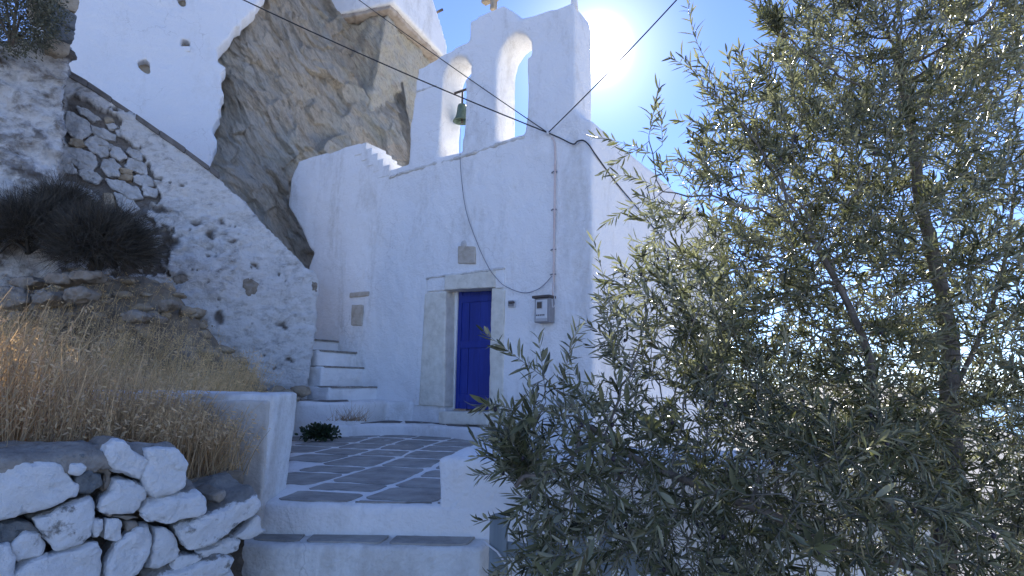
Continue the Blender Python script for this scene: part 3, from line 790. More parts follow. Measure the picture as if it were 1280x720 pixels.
# ================================================================== STEPS AND PLATFORM
ZP, ZT = .86, .67
def wpoly_block(name, top, z1, z0, mat, parent=None, vox=.025, amp=.012, kind=None, label=None):
    me = soften(prism([[Vector((p[0], p[1], z1)) for p in top]], (0, 0, z0 - z1)), vox, 3, amp, 2.0, .004, 9)
    o = put(name, me, mat, parent)
    if kind: tag(o, label, kind=kind)
    return o
cw = lambda x, y: (CHM @ Vector((x, y, 0)))
ptop = [at_z(326, 628, ZP), at_z(440, 629, ZP), at_z(548, 631, ZP), Vector((-.15, 3.66, 0)), Vector((1.7, 3.6, 0)), Vector((2.2, 6.0, 0)), cw(XR + .1, .1), cw(-3.9, .1), at_z(360, 540, ZP), at_z(362, 560, ZP), at_z(350, 608, ZP)]
plat = wpoly_block('terrace', ptop, ZP, -.1, M['white'], vox=.03, amp=.004, kind='structure', label='flagged terrace in front of the chapel door')
# flagstones with wide whitewashed joints
vu, uv = Vector((.165, .986, 0)), Vector((.986, -.165, 0))
O = at_z(326, 627, ZP)
rows = [.03, .30, .64, 1.12, 1.56, 2.10, 2.72, 3.28, 3.9, 4.6]
poly = [(p.x, p.y) for p in ptop]
cols = [-2.0, -1.45, -.9, -.42, .06, .56, 1.05, 1.5, 2.05, 2.6, 3.1]
for k in range(len(cols) - 1):
    rk = [rows[0]] + [r_ + RNG.uniform(-.11, .11) for r_ in rows[1:]]
    if k % 3 == 1: rk.pop(3)
    for j in range(len(rk) - 1):
        br = {k: cols[k] + .03 * math.sin(2.1 * rk[j] + k), k + 1: cols[k + 1] + .03 * math.sin(2.1 * rk[j] + k + 1)}
        bt_ = {k: cols[k] + .03 * math.sin(2.1 * rk[j + 1] + k), k + 1: cols[k + 1] + .03 * math.sin(2.1 * rk[j + 1] + k + 1)}
        rows_ = rk
        gq = RNG.uniform(.020, .034)
        sk = .06 * math.sin(3 * j + k)
        gv = RNG.uniform(.022, .038) + .003 * j
        q = [(br[k] + gq, rk[j] + gv), (br[k + 1] - gq, rk[j] + gv + sk * .3), (bt_[k + 1] - gq, rk[j + 1] - gv + sk * .3), (bt_[k] + gq, rk[j + 1] - gv)]
        out = []
        for i in range(4):                   # soften the corners and wobble the edges
            (x0, y0), (x1, y1) = q[i], q[(i + 1) % 4]
            for t in (.08, .36, .64, .92):
                out.append((x0 + (x1 - x0) * t + RNG.uniform(-.010, .010), y0 + (y1 - y0) * t + RNG.uniform(-.010, .010)))
        w = [O + uv * a_ + vu * b_ for a_, b_ in out]
        fe = (ptop[2] - ptop[0]).normalized(); fn = Vector((-fe.y, fe.x, 0))
        w = [p + fn * max(0.0, .05 - (p - ptop[0]).dot(fn)) for p in w]
        cx, cy = sum(p.x for p in w) / 16, sum(p.y for p in w) / 16
        if not all(inpoly(np.array([p.x]), np.array([p.y]), poly)[0] for p in (w[1], w[5], w[9], w[13])) and j > 0:
            if not inpoly(np.array([cx]), np.array([cy]), poly)[0]: continue
        elif not inpoly(np.array([cx]), np.array([cy]), poly)[0]: continue
        zt = ZP + .005 + RNG.uniform(-.001, .002)
        bm = prism([[Vector((p.x, p.y, zt)) for p in w]], (0, 0, -.04))
        put('flagstone', me_from_bm(bm), M['slate'], plat, smooth=False)
C7 = lambda L: [(280 + x / 3.274, 500 + y / 3.274) for x, y in L]
# lower step with three slates
ttop = [at_z(*p, ZT) for p in ((294, 680), (400, 682), (500, 683), (600, 685), (609, 680), (622, 655), (622, 640), (330, 640), (322, 655), (300, 672))]
step = wpoly_block('lower_step', ttop, ZT, -.15, M['white_worn'], vox=.022, kind='structure', label='whitewashed masonry step with slate tread')
for L in ([(115,573),(178,524),(375,524),(300,582)], [(330,583),(402,528),(700,534),(640,591)], [(672,592),(740,537),(1045,556),(985,597)]):
    w = [at_z(x, y, ZT) for x, y in C7(L)]; out = []
    for i in range(4):
        for t in (.06, .35, .65, .94):
            p = w[i].lerp(w[(i + 1) % 4], t); out.append((p.x + RNG.uniform(-.006, .006), p.y + RNG.uniform(-.006, .006)))
    put('tread_slate', me_from_bm(prism([[Vector((x, y, ZT + .010)) for x, y in out]], (0, 0, -.04))), M['slate'], step, smooth=False)
# curved doorstep along the facade
dtop = [at_z(*p, 1.01) for p in ((415, 536), (424, 531.5), (460, 530.5), (505, 530), (560, 533), (600, 537), (650, 541))] + [cw(1.6, .15), cw(-3.0, .15)]
ds = wpoly_block('doorstep', dtop, 1.01, .7, M['white'], vox=.022, kind='structure', label='low whitewashed step along the foot of the chapel wall')
for L in ([(424, 530.2), (440, 526.5), (480, 525), (503, 527.5), (500, 529)], [(507, 529.3), (506, 527), (540, 527.5), (556, 530.8)], [(560, 531.6), (548, 528.5), (585, 530), (604, 535)]):
    put('step_slate', me_from_bm(prism([[at_z(x, y, 1.01) + Vector((0, 0, .010)) for x, y in L]], (0, 0, -.04))), M['slate_coping'], ds, smooth=False)
# stair climbing left along the facade
def stair_block(name, x1, y0, z1, x0=-6.0, mat='white', z0=.6):
    bm = bmesh.new(); box(bm, x0, x1, y0, .15, z0 - .86, z1 - .86)
    me = soften(bm, .026, 3, .022, 2.0, .008, 8); me.transform(CHM)
    return put(name, me, M[mat], stairs)
stairs = thing('stone_stairs', 'worn whitewashed stone steps climbing between the rubble wall and chapel', 'stairs', tuple(cw(-2.4, -.6)[:2]) + (.86,))
yB = (CHI @ WB).y
for px, py, y0 in ((470, 484, yB + .02), (455, 460, yB + .10), (446, 441, yB + .16), (424, 427, yB + .2)):
    p = CH(px, py)
    stair_block('step', p.x, y0, p.z + .86, x0=p.x - 1.6)
    w_ = [(p.x - .36, y0 + .02), (p.x - .2, y0 + .01), (p.x + .022, y0 + .03 + RNG.uniform(0, .03)), (p.x + .03, y0 + .35), (p.x + .018, y0 + .7), (p.x + .026, .10), (p.x - .36, .10)]
    bm = prism([[Vector((a_, b_, p.z + .012)) for a_, b_ in w_]], (0, 0, -.026)); bev(bm, .006, 1); me = me_from_bm(bm); me.transform(CHM)
    put('tread_slate', me, M['cap'], stairs, smooth=False)
zl = 1.295
p = at_z(370, 503, zl); q = at_z(441, 503.5, zl); r_ = at_z(484, 501.5, zl); e_ = CHM @ Vector((CH(526, 499).x, .12, 0))
k_ = CHM @ Vector((CH(440, 499).x - .8, .12, 0))
me = soften(prism([[Vector((a_[0], a_[1], zl)) for a_ in ((p.x - .9, p.y), p, q, r_, e_, k_, (p.x - .9, p.y + 1.2))]], (0, 0, -.8)), .026, 3, .02, 2)
put('landing', me, M['white'], stairs)
L = [(374, 500.5), (376, 497), (400, 496), (432, 498.5), (436, 501)]
put('landing_slate', me_from_bm(prism([[at_z(x, y, zl + .012) for x, y in L]], (0, 0, -.04))), M['slate_coping'], stairs, smooth=False)
L = [(444, 498.8), (452, 495.8), (486, 494.2), (512, 496), (516, 497.8), (486, 498.8)]
zs = zl
put('landing_slate', me_from_bm(prism([[at_z(x, y, zs + .012) for x, y in L]], (0, 0, -.04))), M['slate_coping'], stairs, smooth=False)

# ---- low parapet right of the steps
parapet = thing('parapet', 'low rounded whitewashed parapet right of the steps behind the olive branches', 'wall', tuple(at_z(549, 628, ZP)))
f0, f1 = at(549, 573, at_z(549, 631, ZP).y + .015), Vector((2.6, 3.59, 0)); k0 = at_z(596, 559, 1.14)
top = [Vector((f0.x, f0.y, f0.z)), Vector((f1.x, f1.y, 1.10)), Vector((f1.x + .2, f1.y + .7, 1.14)), Vector((k0.x, k0.y, 1.17))]
bot = [Vector((p.x, p.y, .2)) for p in top]; bot[0] -= Vector((.0, .015, 0)); bot[1] -= Vector((0, .015, 0))
bm = bmesh.new(); hexa(bm, bot + top)
put('wall', soften(bm, .022, 9, .02, 1.8, .005), M['white'], parapet)

# ---- whitewashed end wall left of the terrace
garden = thing('garden_wall', 'low whitewashed wall end with a grey front beside the flagged terrace', 'wall', tuple(at_z(333, 626, ZP)))
fr, frb = at(341, 494, 3.66), at(330, 628, 3.62)
br, brb = at(372, 495, 4.12), at(355, 614, 4.12)
d = Vector((-1, .03, 0)) * 3.2
zt = fr.z
F_ = lambda p, z: Vector((p.x, p.y, z))
bm = bmesh.new()
hexa(bm, [F_(frb, .3) + d, F_(frb, .3), F_(brb, .3), F_(brb, .3) + d, F_(fr, zt) + d, F_(fr, zt), F_(br, zt + .01), F_(br, zt + .01) + d])
put('wall', soften(bm, .018, 2, .008, 2.2, .005, 8), M['white_worn'], garden)
fy = Vector((0, -.022, 0))
bm = bmesh.new()
e0, e1 = F_(frb, .35), Vector((fr.x, fr.y, zt - .035))
hexa(bm, [e0 + d + fy, e0 + fy - Vector((.012, 0, 0)), e0 + Vector((-.012, .05, 0)), e0 + d + Vector((0, .05, 0)), e1 + d + fy, e1 + fy - Vector((.014, 0, 0)), e1 + Vector((-.014, .05, 0)), e1 + d + Vector((0, .05, 0))])
put('cement_render', soften(bm, .012, 2, .005, 4, .004, 14), M['cement'], garden)

# ================================================================== THINGS ON THE CHAPEL
CW = lambda p: CHM @ Vector(p)
# bell
bc = CH(577, 152, .30)
bell = thing('bell', 'small green bronze bell hanging in the left arch of the belfry', 'bell', CW((bc.x, .30, bc.z)), TH)
prof = [(.0, .30), (.035, .298), (.062, .28), (.075, .24), (.080, .18), (.090, .11), (.108, .05), (.135, .012), (.138, 0), (.125, .0), (.10, .05), (.07, .2), (0, .27)]
bm = bmesh.new(); rings = []
for r_, z_ in prof:
    rings.append([bm.verts.new((max(r_, .001) * math.cos(2 * math.pi * k / 28), max(r_, .001) * math.sin(2 * math.pi * k / 28), z_)) for k in range(28)])
for a_, b_ in zip(rings, rings[1:]):
    for k in range(28): bm.faces.new([a_[k], a_[(k + 1) % 28], b_[(k + 1) % 28], b_[k]])
put('bell_body', me_from_bm(bm), M['bronze'], bell, local=True)
a_, b_ = CH(566, 117.5, .30), CH(592, 112, .30)
bm = tube([(a_.x - bc.x - .05, 0, a_.z - bc.z), (b_.x - bc.x + .15, 0, a_.z - bc.z)], .020, 8)
put('beam', me_from_bm(bm), M['iron'], bell, local=True)
put('hanger', me_from_bm(tube([(0, 0, .28), (0, 0, a_.z - bc.z)], .016, 8)), M['iron'], bell, local=True)
put('clapper', me_from_bm(tube([(0, 0, .25), (.01, 0, .02), (.012, 0, -.03)], [.008, .012, .02], 8)), M['iron'], bell, local=True)
def line(name, pts, r, mat, label, cat, n=12, sides=6):
    o = put(name, me_from_bm(tube(smooth_path(pts, n), r, sides)), M[mat])
    tag(o, label, cat); return base_at(o, pts[0])
line('bell_rope', [CW(CH(x, y, o)) for x, y, o in ((575.5, 160, .2), (575, 192, -.02), (577, 225, -.03), (583, 265, -.03), (597, 305, -.03), (610, 333, -.075), (620, 347, -.08), (632, 358, -.05), (655, 366, -.03), (675, 360, -.03), (690, 345, -.04))], .005, 'cord', 'thin bell cord hanging down past the blue door and looping right', 'rope')
def SW(px, py, off=0.02):                    # pixel on the chapel's right side wall
    q = CW((XR, 0, 0)); return on_plane(px, py, q + RV * off, RV)
hook = CW(CH(685, 166, -.06))
def sag(a, b, s, n=9): return [a.lerp(b, t) + Vector((0, 0, -s * 4 * t * (1 - t))) for t in np.linspace(0, 1, n)]
line('overhead_cable', sag(at(120, -92, 7.2), hook, .10), .0085, 'cable', 'black cable coming from the top left corner above the rock face', 'cable', 4)
line('overhead_cable', sag(at(380, -52, 10.5), hook, .05), .0075, 'cable', 'thin black cable crossing in front of the left belfry arch from above', 'cable', 4)
line('overhead_cable', sag(at(980, -150, 4.6), hook, .06), .0075, 'cable', 'black cable rising to the upper right past the sun', 'cable', 4)
line('service_cable', [hook] + [CW(CH(x, y, -.04)) for x, y in ((700, 172.5), (716, 180), (722, 176.5), (729, 175.5), (736, 181))] + [SW(745, 194), SW(770, 228), SW(800, 264), SW(832, 303), SW(880, 362)], .009, 'cable', 'black cable with a small kink running over the corner onto the chapel side wall', 'cable', 8)
h_ = thing('cable_hook', 'small iron hook under the belfry holding the cables', 'hook', tuple(hook))
put('hook', me_from_bm(tube([hook + NV * .12, hook + NV * .02, hook, hook + Vector((0, 0, .03))], .010, 8)), M['iron'], h_)
put('insulator', me_from_bm(tube([hook + Vector((0, 0, -.03)), hook + Vector((0, 0, .03))], .022, 10)), M['plate'], h_)
cd = thing('conduit_pipe', 'thin pinkish conduit running down the facade into the meter box', 'pipe', CW(CH(691, 372)))
put('pipe', me_from_bm(tube(smooth_path([CW(CH(x, y, -.025)) for x, y in ((690, 172), (693.5, 182), (693.5, 230), (692.5, 300), (692, 345), (691, 374))], 8), .013, 8)), M['conduit'], cd)
for y in (215, 262, 312, 343):
    p = CH(693 - (y - 180) * .012, y, -.02)
    put('clip', me_from_bm(tube([CW(p + Vector((-.04, .01, 0))), CW(p + Vector((0, -.02, 0))), CW(p + Vector((.04, .01, 0)))], .009, 6)), M['grey_metal'], cd)
line('door_cord', [CW(CH(690, 344, -.04)), CW(CH(691.5, 356, -.06)), CW(CH(693, 372, -.10)), CW(CH(694, 380, -.14)), CW(CH(691, 384, -.14)), CW(CH(690, 374, -.12))], .004, 'plate', 'short pale cord coiled beside the meter box', 'cord')
# meter box
mc = [CH(x, y) for x, y in ((674.7, 404.6), (693.5, 404.6), (693.5, 375), (674.7, 375))]
x0, x1, z0, z1 = mc[0].x, mc[1].x, mc[0].z, mc[3].z
meter = thing('meter_box', 'grey metal electricity meter box on the wall right of the door', 'meter box', CW((.5 * (x0 + x1), 0, z0)), TH)
bx_ = lambda name, a, mat, w=.004: put(name, (lambda b: (box(b, *a), bev(b, w), me_from_bm(b))[2])(bmesh.new()), M[mat], meter, local=True, smooth=False)
W2, H2 = (x1 - x0) / 2, z1 - z0
bx_('case', (-W2, W2, -.13, .02, 0, H2), 'grey_metal', .008)
bx_('hood', (-W2 - .025, W2 + .01, -.16, .02, H2 + .002, H2 + .035), 'iron', .006)
bx_('front_plate', (-W2 + .022, W2 - .035, -.138, -.128, .03, H2 - .02), 'plate')
bx_('display', (-W2 + .045, -W2 + .115, -.146, -.136, H2 * .58, H2 * .84), 'dark_glass')
bx_('display_frame', (-W2 + .036, -W2 + .124, -.142, -.135, H2 * .54, H2 * .88), 'grey_plastic')
for k in range(5): bx_('label_mark', (-W2 + .03 + k * .026, -W2 + .050 + k * .026, -.1395, -.137, H2 * .27, H2 * .33), 'iron', .001)
bx_('lower_flap', (-W2 + .018, W2 - .03, -.144, -.132, .012, H2 * .17), 'grey_plastic')
f = CH(641, 380)
fx = thing('wall_socket', 'small grey fitting on the wall between the door and the meter box', 'fitting', CW((f.x, 0, f.z)), TH)
for nm, a, mt in (('back_plate', (-.055, .05, -.03, .02, -.05, .05), 'plate'), ('cover', (-.04, .04, -.06, -.031, -.035, .04), 'grey_metal'), ('bolt', (-.012, .075, -.085, -.061, -.005, .022), 'iron')):
    bm = bmesh.new(); box(bm, *a); bev(bm, .006); put(nm, me_from_bm(bm), M[mt], fx, local=True, smooth=False)

# ================================================================== PICKET GATE
gate = thing('picket_gate', 'weathered blue grey picket gate half hidden by olive branches', 'gate', tuple(at_z(640, 760, .1)))
GA, GB = at(611, 680, 2.95), at(800, 690, 2.75)
gd = (Vector((GB.x - GA.x, GB.y - GA.y, 0))).normalized(); gn = Vector((-gd.y, gd.x, 0))
def picket(x, w, ztop, point):
    p = Vector((GA.x, GA.y, 0)) + gd * x
    if point: pr = [(-w / 2, .1), (w / 2, .1), (w / 2, ztop - .06), (w * .2, ztop - .012), (0, ztop), (-w * .2, ztop - .012), (-w / 2, ztop - .06)]
    else: pr = [(-w / 2, .1), (w / 2, .1), (w / 2, ztop - .035), (w * .36, ztop - .01), (0, ztop), (-w * .36, ztop - .008), (-w / 2, ztop - .035)]
    bm = prism([[p + gd * a_ + Vector((0, 0, z_)) for a_, z_ in pr]], gn * .022); bev(bm, .003, 1)
    return me_from_bm(bm)
zt = at(622, 641, 2.95).z
for x, w, z_, pt in ((.045, .088, zt, False), (.215, .055, zt - .005, True), (.325, .062, zt + .085, True), (.445, .06, zt + .07, True), (.56, .06, zt + .04, True), (.675, .06, zt + .02, True), (.79, .06, zt, True)):
    put('picket', picket(x, w, z_, pt), M['blue_grey'], gate, smooth=False)
for z_ in (zt - .17, zt - .52):
    p = Vector((GA.x, GA.y, z_)); bm = bmesh.new()
    hexa(bm, [p + gd * a_ + gn * b_ + Vector((0, 0, c_)) for c_ in (-.035, .035) for a_, b_ in ((0, .024), (.84, .024), (.84, .046), (0, .046))]); bev(bm, .004, 1)
    put('rail', me_from_bm(bm), M['blue_grey'], gate, smooth=False)
p = Vector((GA.x, GA.y, 0)) + gn * -.02
put('brace_wire', me_from_bm(tube([p + gd * -.02 + Vector((0, 0, zt - .13)), p + gd * .05 + Vector((0, 0, zt - .17)), p + gd * .17 + Vector((0, 0, zt - .31))], .005, 6)), M['plate'], gate)

# ================================================================== DRY STONE WALL, LOWER LEFT
DA, DB = at(0, 640, 2.35), at(330, 640, 3.2)
DA, DB = Vector((DA.x, DA.y, 0)), Vector((DB.x, DB.y, 0))
dd = (DB - DA).normalized(); dn_ = Vector((-dd.y, dd.x, 0))
def DP(px, py, off=0.0): return on_plane(px, py, DA + dn_ * off, dn_)
dry = thing('dry_stone_wall', 'dry stone wall of whitewashed boulders in the lower left corner', 'wall', (DP(160, 720).x, DP(160, 720).y, .3))
dst = {
 'A': ('p', 0, [(-60,292),(70,280),(180,274),(240,290),(265,330),(295,380),(290,422),(180,468),(60,502),(-60,535)]),
 'B': ('p', 0, [(395,230),(425,203),(470,213),(500,248),(560,288),(522,358),(478,345),(430,332),(398,305),(385,262)]),
 'C': ('p', -.02, [(552,245),(610,235),(670,243),(704,300),(692,380),(640,415),(570,427),(545,392),(532,345),(556,285)]),
 'D': ('p', 0, [(428,352),(500,355),(550,390),(546,430),(500,486),(420,486),(365,482),(378,422),(415,402)]),
 'E': ('k', .0, [(288,342),(330,322),(380,337),(386,380),(342,410),(297,402),(280,372)]),
 'F': ('b', .05, [(330,285),(390,280),(415,330),(410,392),(384,402),(378,335),(330,322)]),
 'G': ('p', -.03, [(560,448),(680,416),(750,405),(770,440),(770,474),(700,500),(620,522),(540,516),(522,488)]),
 'H': ('h', -.02, [(655,545),(720,505),(800,478),(900,430),(965,411),(982,446),(950,490),(850,560),(740,615),(690,630),(664,585)]),
 'I': ('h', .0, [(120,505),(220,462),(340,419),(358,440),(350,500),(340,570),(308,600),(200,620),(165,590)]),
 'J': ('p', .01, [(343,502),(380,500),(388,540),(355,576),(338,552)]),
 'K': ('p', .0, [(393,500),(440,495),(459,515),(456,580),(430,597),(383,585),(380,560)]),
 'L': ('b', .02, [(468,515),(510,510),(526,530),(500,552),(463,550)]),
 'M': ('p', -.01, [(560,528),(568,600),(540,680),(510,722),(460,745),(398,745),(393,680),(430,600),(480,558),(530,533)]),
 'N': ('p', .01, [(572,530),(620,535),(650,560),(676,620),(660,652),(590,690),(542,697),(566,620)]),
 'O': ('p', -.01, [(40,705),(100,668),(180,640),(370,588),(389,620),(386,800),(30,800)]),
 'P': ('p', .0, [(-60,590),(30,594),(46,650),(36,740),(-60,800)]),
 'Q': ('h', .02, [(38,600),(90,550),(140,560),(169,600),(150,637),(60,672),(34,640)]),
 'R': ('h', -.03, [(545,735),(620,700),(700,685),(830,640),(881,652),(860,692),(800,725),(700,760),(540,770)]),
 'S': ('h', .02, [(730,625),(800,602),(870,573),(902,580),(890,612),(790,644),(740,648)]),
 'T': ('p', .02, [(865,572),(960,495),(977,540),(1002,545),(940,582),(900,590)]),
 'U': ('p', .0, [(256,296),(300,292),(311,315),(290,336),(258,328)]),
 'V': ('k', .01, [(262,268),(320,266),(326,285),(290,293),(262,288)]),
 'W': ('b', .0, [(790,415),(835,394),(841,415),(815,442),(790,438)]),
 'X': ('b', .02, [(385,484),(500,487),(520,500),(470,512),(400,498)]),
 'Y': ('h', .0, [(690,700),(780,720),(870,690),(880,720),(800,790),(690,790)]),
 'Z': ('k', .03, [(-60,530),(60,505),(120,520),(150,555),(90,548),(40,595),(-60,590)]),
 'a': ('h', .02, [(640,640),(700,634),(745,650),(700,688),(630,700)]),
 'b': ('b', .04, [(690,505),(770,478),(790,482),(730,510),(660,545),(640,530)]),
 'c': ('p', .01, [(390,745),(520,728),(545,770),(470,830),(388,830)]),
}
mk = {'p': 'painted_stone', 'h': 'half_stone', 'k': 'dark_stone', 'b': 'brown_stone'}
for kx, (ty, off, L) in dst.items():
    f = [DP(x / 3, 480 + y / 3, off) for x, y in L]
    dv = dn_ * .34
    if kx in 'HRGSY': dv = dn_ * .34 + Vector((0, 0, .11))
    put('stone', stone(f, dv, .030 if ty != 'k' else .02, 3 if len(L) > 6 else 2, .013, 8, .992, facet=.45), M[mk[ty]], dry)
bm = bmesh.new()
q = [DP(-40, 590), DP(205, 578), DP(232, 640), DP(325, 676)]
for a_, b_ in zip(q, q[1:]):
    A_, B_ = Vector((a_.x, a_.y, 0)) + dn_ * .13, Vector((b_.x, b_.y, 0)) + dn_ * .13
    hexa(bm, [A_, B_, B_ + dn_ * .4, A_ + dn_ * .4] + [p + Vector((0, 0, z_)) for p, z_ in ((A_, a_.z), (B_, b_.z), (B_ + dn_ * .4, b_.z), (A_ + dn_ * .4, a_.z))])
put('rubble_core', soften(bm, .022, 2, .04, 6, .015, 18), M['earth_dark'], dry)
c_ = [(-60, 578), (0, 578), (60, 573), (100, 571), (150, 572), (195, 566), (222, 563)]
fr_ = [DP(x, y, -.01) for x, y in c_]
bk_ = [p + dn_ * w + Vector((0, 0, .035)) for p, w in zip(fr_, (.42, .42, .42, .40, .36, .26, .12))]
top = fr_ + list(reversed(bk_))
bm = prism([top], (0, 0, -.065))
put('cap', soften(bm, .014, 3, .018, 5, .008, 16), M['cap'], dry)
# earth fill behind the wall
pf = [Vector((p.x, p.y, 0)) for p in (DA - dd * 1.2 + dn_ * .3, DB + dn_ * .3, Vector((-1.72, 3.66, 0)), Vector((-5.2, 3.75, 0)))]
bm = prism([[Vector((p.x, p.y, 1.06)) for p in pf]], (0, 0, -1.0))
tag(put('planting_bed', soften(bm, .035, 2, .04, 3, .015, 12), M['earth']), 'bed of dry earth behind the stones', kind='structure')

# ================================================================== PLANTS (not the olive)
def ribbons(base, tipdir, length, width, bend, segs=4, taper=.35, side=None):
    """curved thin blades: arrays (n,3),(n,3),(n,),(n,),(n,3) -> V, T, tip positions, tip directions"""
    n = len(base); t = np.linspace(0, 1, segs + 1)
    d = tipdir / np.linalg.norm(tipdir, axis=1)[:, None]
    C = base[:, None] + d[:, None] * (length[:, None, None] * t[None, :, None]) + bend[:, None] * (t ** 2)[None, :, None]
    if side is None:
        side = np.cross(d, RNG.normal(size=(n, 3)))
    side = side / np.linalg.norm(side, axis=1)[:, None]
    w = width[:, None] * (1 - (1 - taper) * t[None]) * .5
    L_, R_ = C - side[:, None] * w[..., None], C + side[:, None] * w[..., None]
    V = np.stack([L_, R_], 2).reshape(-1, 3)
    b = (np.arange(n) * (segs + 1) * 2)[:, None]; s = (np.arange(segs) * 2)[None]
    a = b + s
    T = np.concatenate([np.stack([a, a + 1, a + 3], 2).reshape(-1, 3), np.stack([a, a + 3, a + 2], 2).reshape(-1, 3)])
    tipd = C[:, -1] - C[:, -2]; tipd /= np.linalg.norm(tipd, axis=1)[:, None]
    return V, T, C, tipd
class Bag:
    def __init__(s): s.V, s.T, s.R, s.n = [], [], [], 0
    def add(s, V, T, r):
        s.V.append(V); s.T.append(T + s.n); s.R.append(np.broadcast_to(r, (len(V),)) if np.ndim(r) == 0 else r); s.n += len(V)
    def mesh(s): return tri_mesh(np.concatenate(s.V), np.concatenate(s.T), np.concatenate(s.R))
LEAFP = np.array([[0, 0, 0], [-.36, .22, .05], [0, .22, -.02], [.36, .22, .05], [-.5, .52, .06], [0, .52, -.03], [.5, .52, .06], [-.30, .82, .03], [0, .82, -.02], [.30, .82, .03], [0, 1, -.02]])
LEAFT = np.array([[0, 2, 1], [0, 3, 2], [1, 2, 5], [1, 5, 4], [2, 3, 6], [2, 6, 5], [4, 5, 8], [4, 8, 7], [5, 6, 9], [5, 9, 8], [7, 8, 10], [8, 9, 10]])
def leaves_frames(d, nrm):
    d = d / np.linalg.norm(d, axis=1)[:, None]
    nrm = nrm - d * (nrm * d).sum(1)[:, None]; nrm /= np.linalg.norm(nrm, axis=1)[:, None] + 1e-9
    return np.cross(d, nrm), d, nrm
def leaf_cloud(pos, d, nrm, L, W, curl=0.0):
    X, Yv, Z = leaves_frames(d, nrm); n = len(pos)
    lx = LEAFP[:, 0][None] * W[:, None]; ly = LEAFP[:, 1][None] * L[:, None]; lz = LEAFP[:, 2][None] * L[:, None] * .5 - (LEAFP[:, 1] ** 2)[None] * (np.asarray(curl) * L)[:, None]
    V = pos[:, None] + X[:, None] * lx[..., None] + Yv[:, None] * ly[..., None] + Z[:, None] * lz[..., None]
    T = LEAFT[None] + (np.arange(n) * len(LEAFP))[:, None, None]
    return V.reshape(-1, 3), T.reshape(-1, 3)

def grass(n, region, hfun, zfun, lean, seeds, wid=.0056):
    bag = Bag()
    b = region(n); z = zfun(b[:, 0], b[:, 1]); B = np.stack([b[:, 0], b[:, 1], z], 1)
    h = hfun(B) * RNG.uniform(.55, 1.1, n)
    d = np.stack([RNG.normal(lean[0], .16, n), RNG.normal(lean[1], .14, n), np.ones(n)], 1)
    bend = np.stack([RNG.normal(.05, .12, n), RNG.normal(0, .10, n), -RNG.uniform(0, .12, n)], 1) * h[:, None]
    V, T, C, td = ribbons(B, d, h, RNG.uniform(.5, 1.25, n) * wid, bend)
    r = RNG.uniform(0, 1, n); bag.add(V, T, np.repeat(r, 10))
    # blades from the base
    m = n // 2; i = RNG.integers(0, n, m)
    d2 = np.stack([RNG.normal(lean[0], .45, m), RNG.normal(0, .4, m), np.ones(m)], 1)
    h2 = h[i] * RNG.uniform(.3, .7, m)
    V, T, _, _ = ribbons(B[i] + RNG.normal(0, .02, (m, 3)) * [1, 1, 0], d2, h2, RNG.uniform(.8, 1.6, m) * wid, np.stack([RNG.normal(.1, .25, m), RNG.normal(0, .2, m), -RNG.uniform(.1, .5, m)], 1) * h2[:, None], taper=.1)
    bag.add(V, T, np.repeat(RNG.uniform(0, 1, m), 10))
    # spikelets
    for i in RNG.choice(n, int(n * seeds), False):
        k = RNG.integers(7, 16)
        t = RNG.uniform(.62, 1.0, k); q = t * 4; j = np.minimum(q.astype(int), 3)
        P0 = C[i, j] + (C[i, j + 1] - C[i, j]) * (q - j)[:, None]
        off = RNG.normal(0, 1, (k, 3)); off[:, 2] = -np.abs(off[:, 2]) * .6; off *= RNG.uniform(.004, .026, k)[:, None]
        dd_ = off / (np.linalg.norm(off, axis=1)[:, None] + 1e-9) * .5 + td[i] * .5 + np.array([.1, 0, -.5])
        Ls = RNG.uniform(.014, .034, k)
        V, T = leaf_cloud(P0 + off, dd_, RNG.normal(size=(k, 3)), Ls, Ls * .26)
        bag.add(V, T, min(1, r[i] * .5 + .5))
    return bag
def reg_bed(n):
    t = RNG.uniform(0, 1, n) ** 1.15; k = RNG.uniform(0, 1, n)
    A_ = np.array([DA.x, DA.y]) - np.array(dd[:2]) * .8; L_ = 1.42
    base = A_ + (np.array(dd[:2]) * 1)[None] * (t * (L_ + .55))[:, None] + np.array(dn_[:2])[None] * (.32 + k * (.88 - .3 * t))[:, None]
    ymax = 3.58
    base[:, 1] = np.minimum(base[:, 1], ymax - RNG.uniform(0, .2, n))
    return base
fl = lambda x, y: np.full(len(x), 1.04)
bg1 = grass(4200, reg_bed, lambda B: np.clip(.40 + .52 * np.clip((-1.72 - B[:, 0]) / .9, 0, 1.2), .2, 1.0), fl, (.04, 0), .34)
tag(put('dry_grass', bg1.mesh(), M['drystraw']), 'tall dry grass growing between the stones and low wall', kind='stuff')
def reg_bank(n):
    i = RNG.integers(2, 46, n); j = RNG.integers(0, int(nu_b * .93), n)
    p = BANK[i, j]; return p[:, :2] + RNG.normal(0, .05, (n, 2))
nu_b = BANK.shape[1]
bank_flat = BANK.reshape(-1, 3)
def zbank(x, y):
    out = np.empty(len(x))
    for k in range(len(x)): out[k] = bank_flat[np.argmin((bank_flat[:, 0] - x[k]) ** 2 + (bank_flat[:, 1] - y[k]) ** 2), 2]
    return out - .02
bg2 = grass(9000, reg_bank, lambda B: np.clip(.60 - .14 * (B[:, 0] + 2.5), .35, .85), zbank, (.05, 0), .4)
tag(put('dry_grass', bg2.mesh(), M['straw']), 'golden seeding grass on the bank behind', kind='stuff')

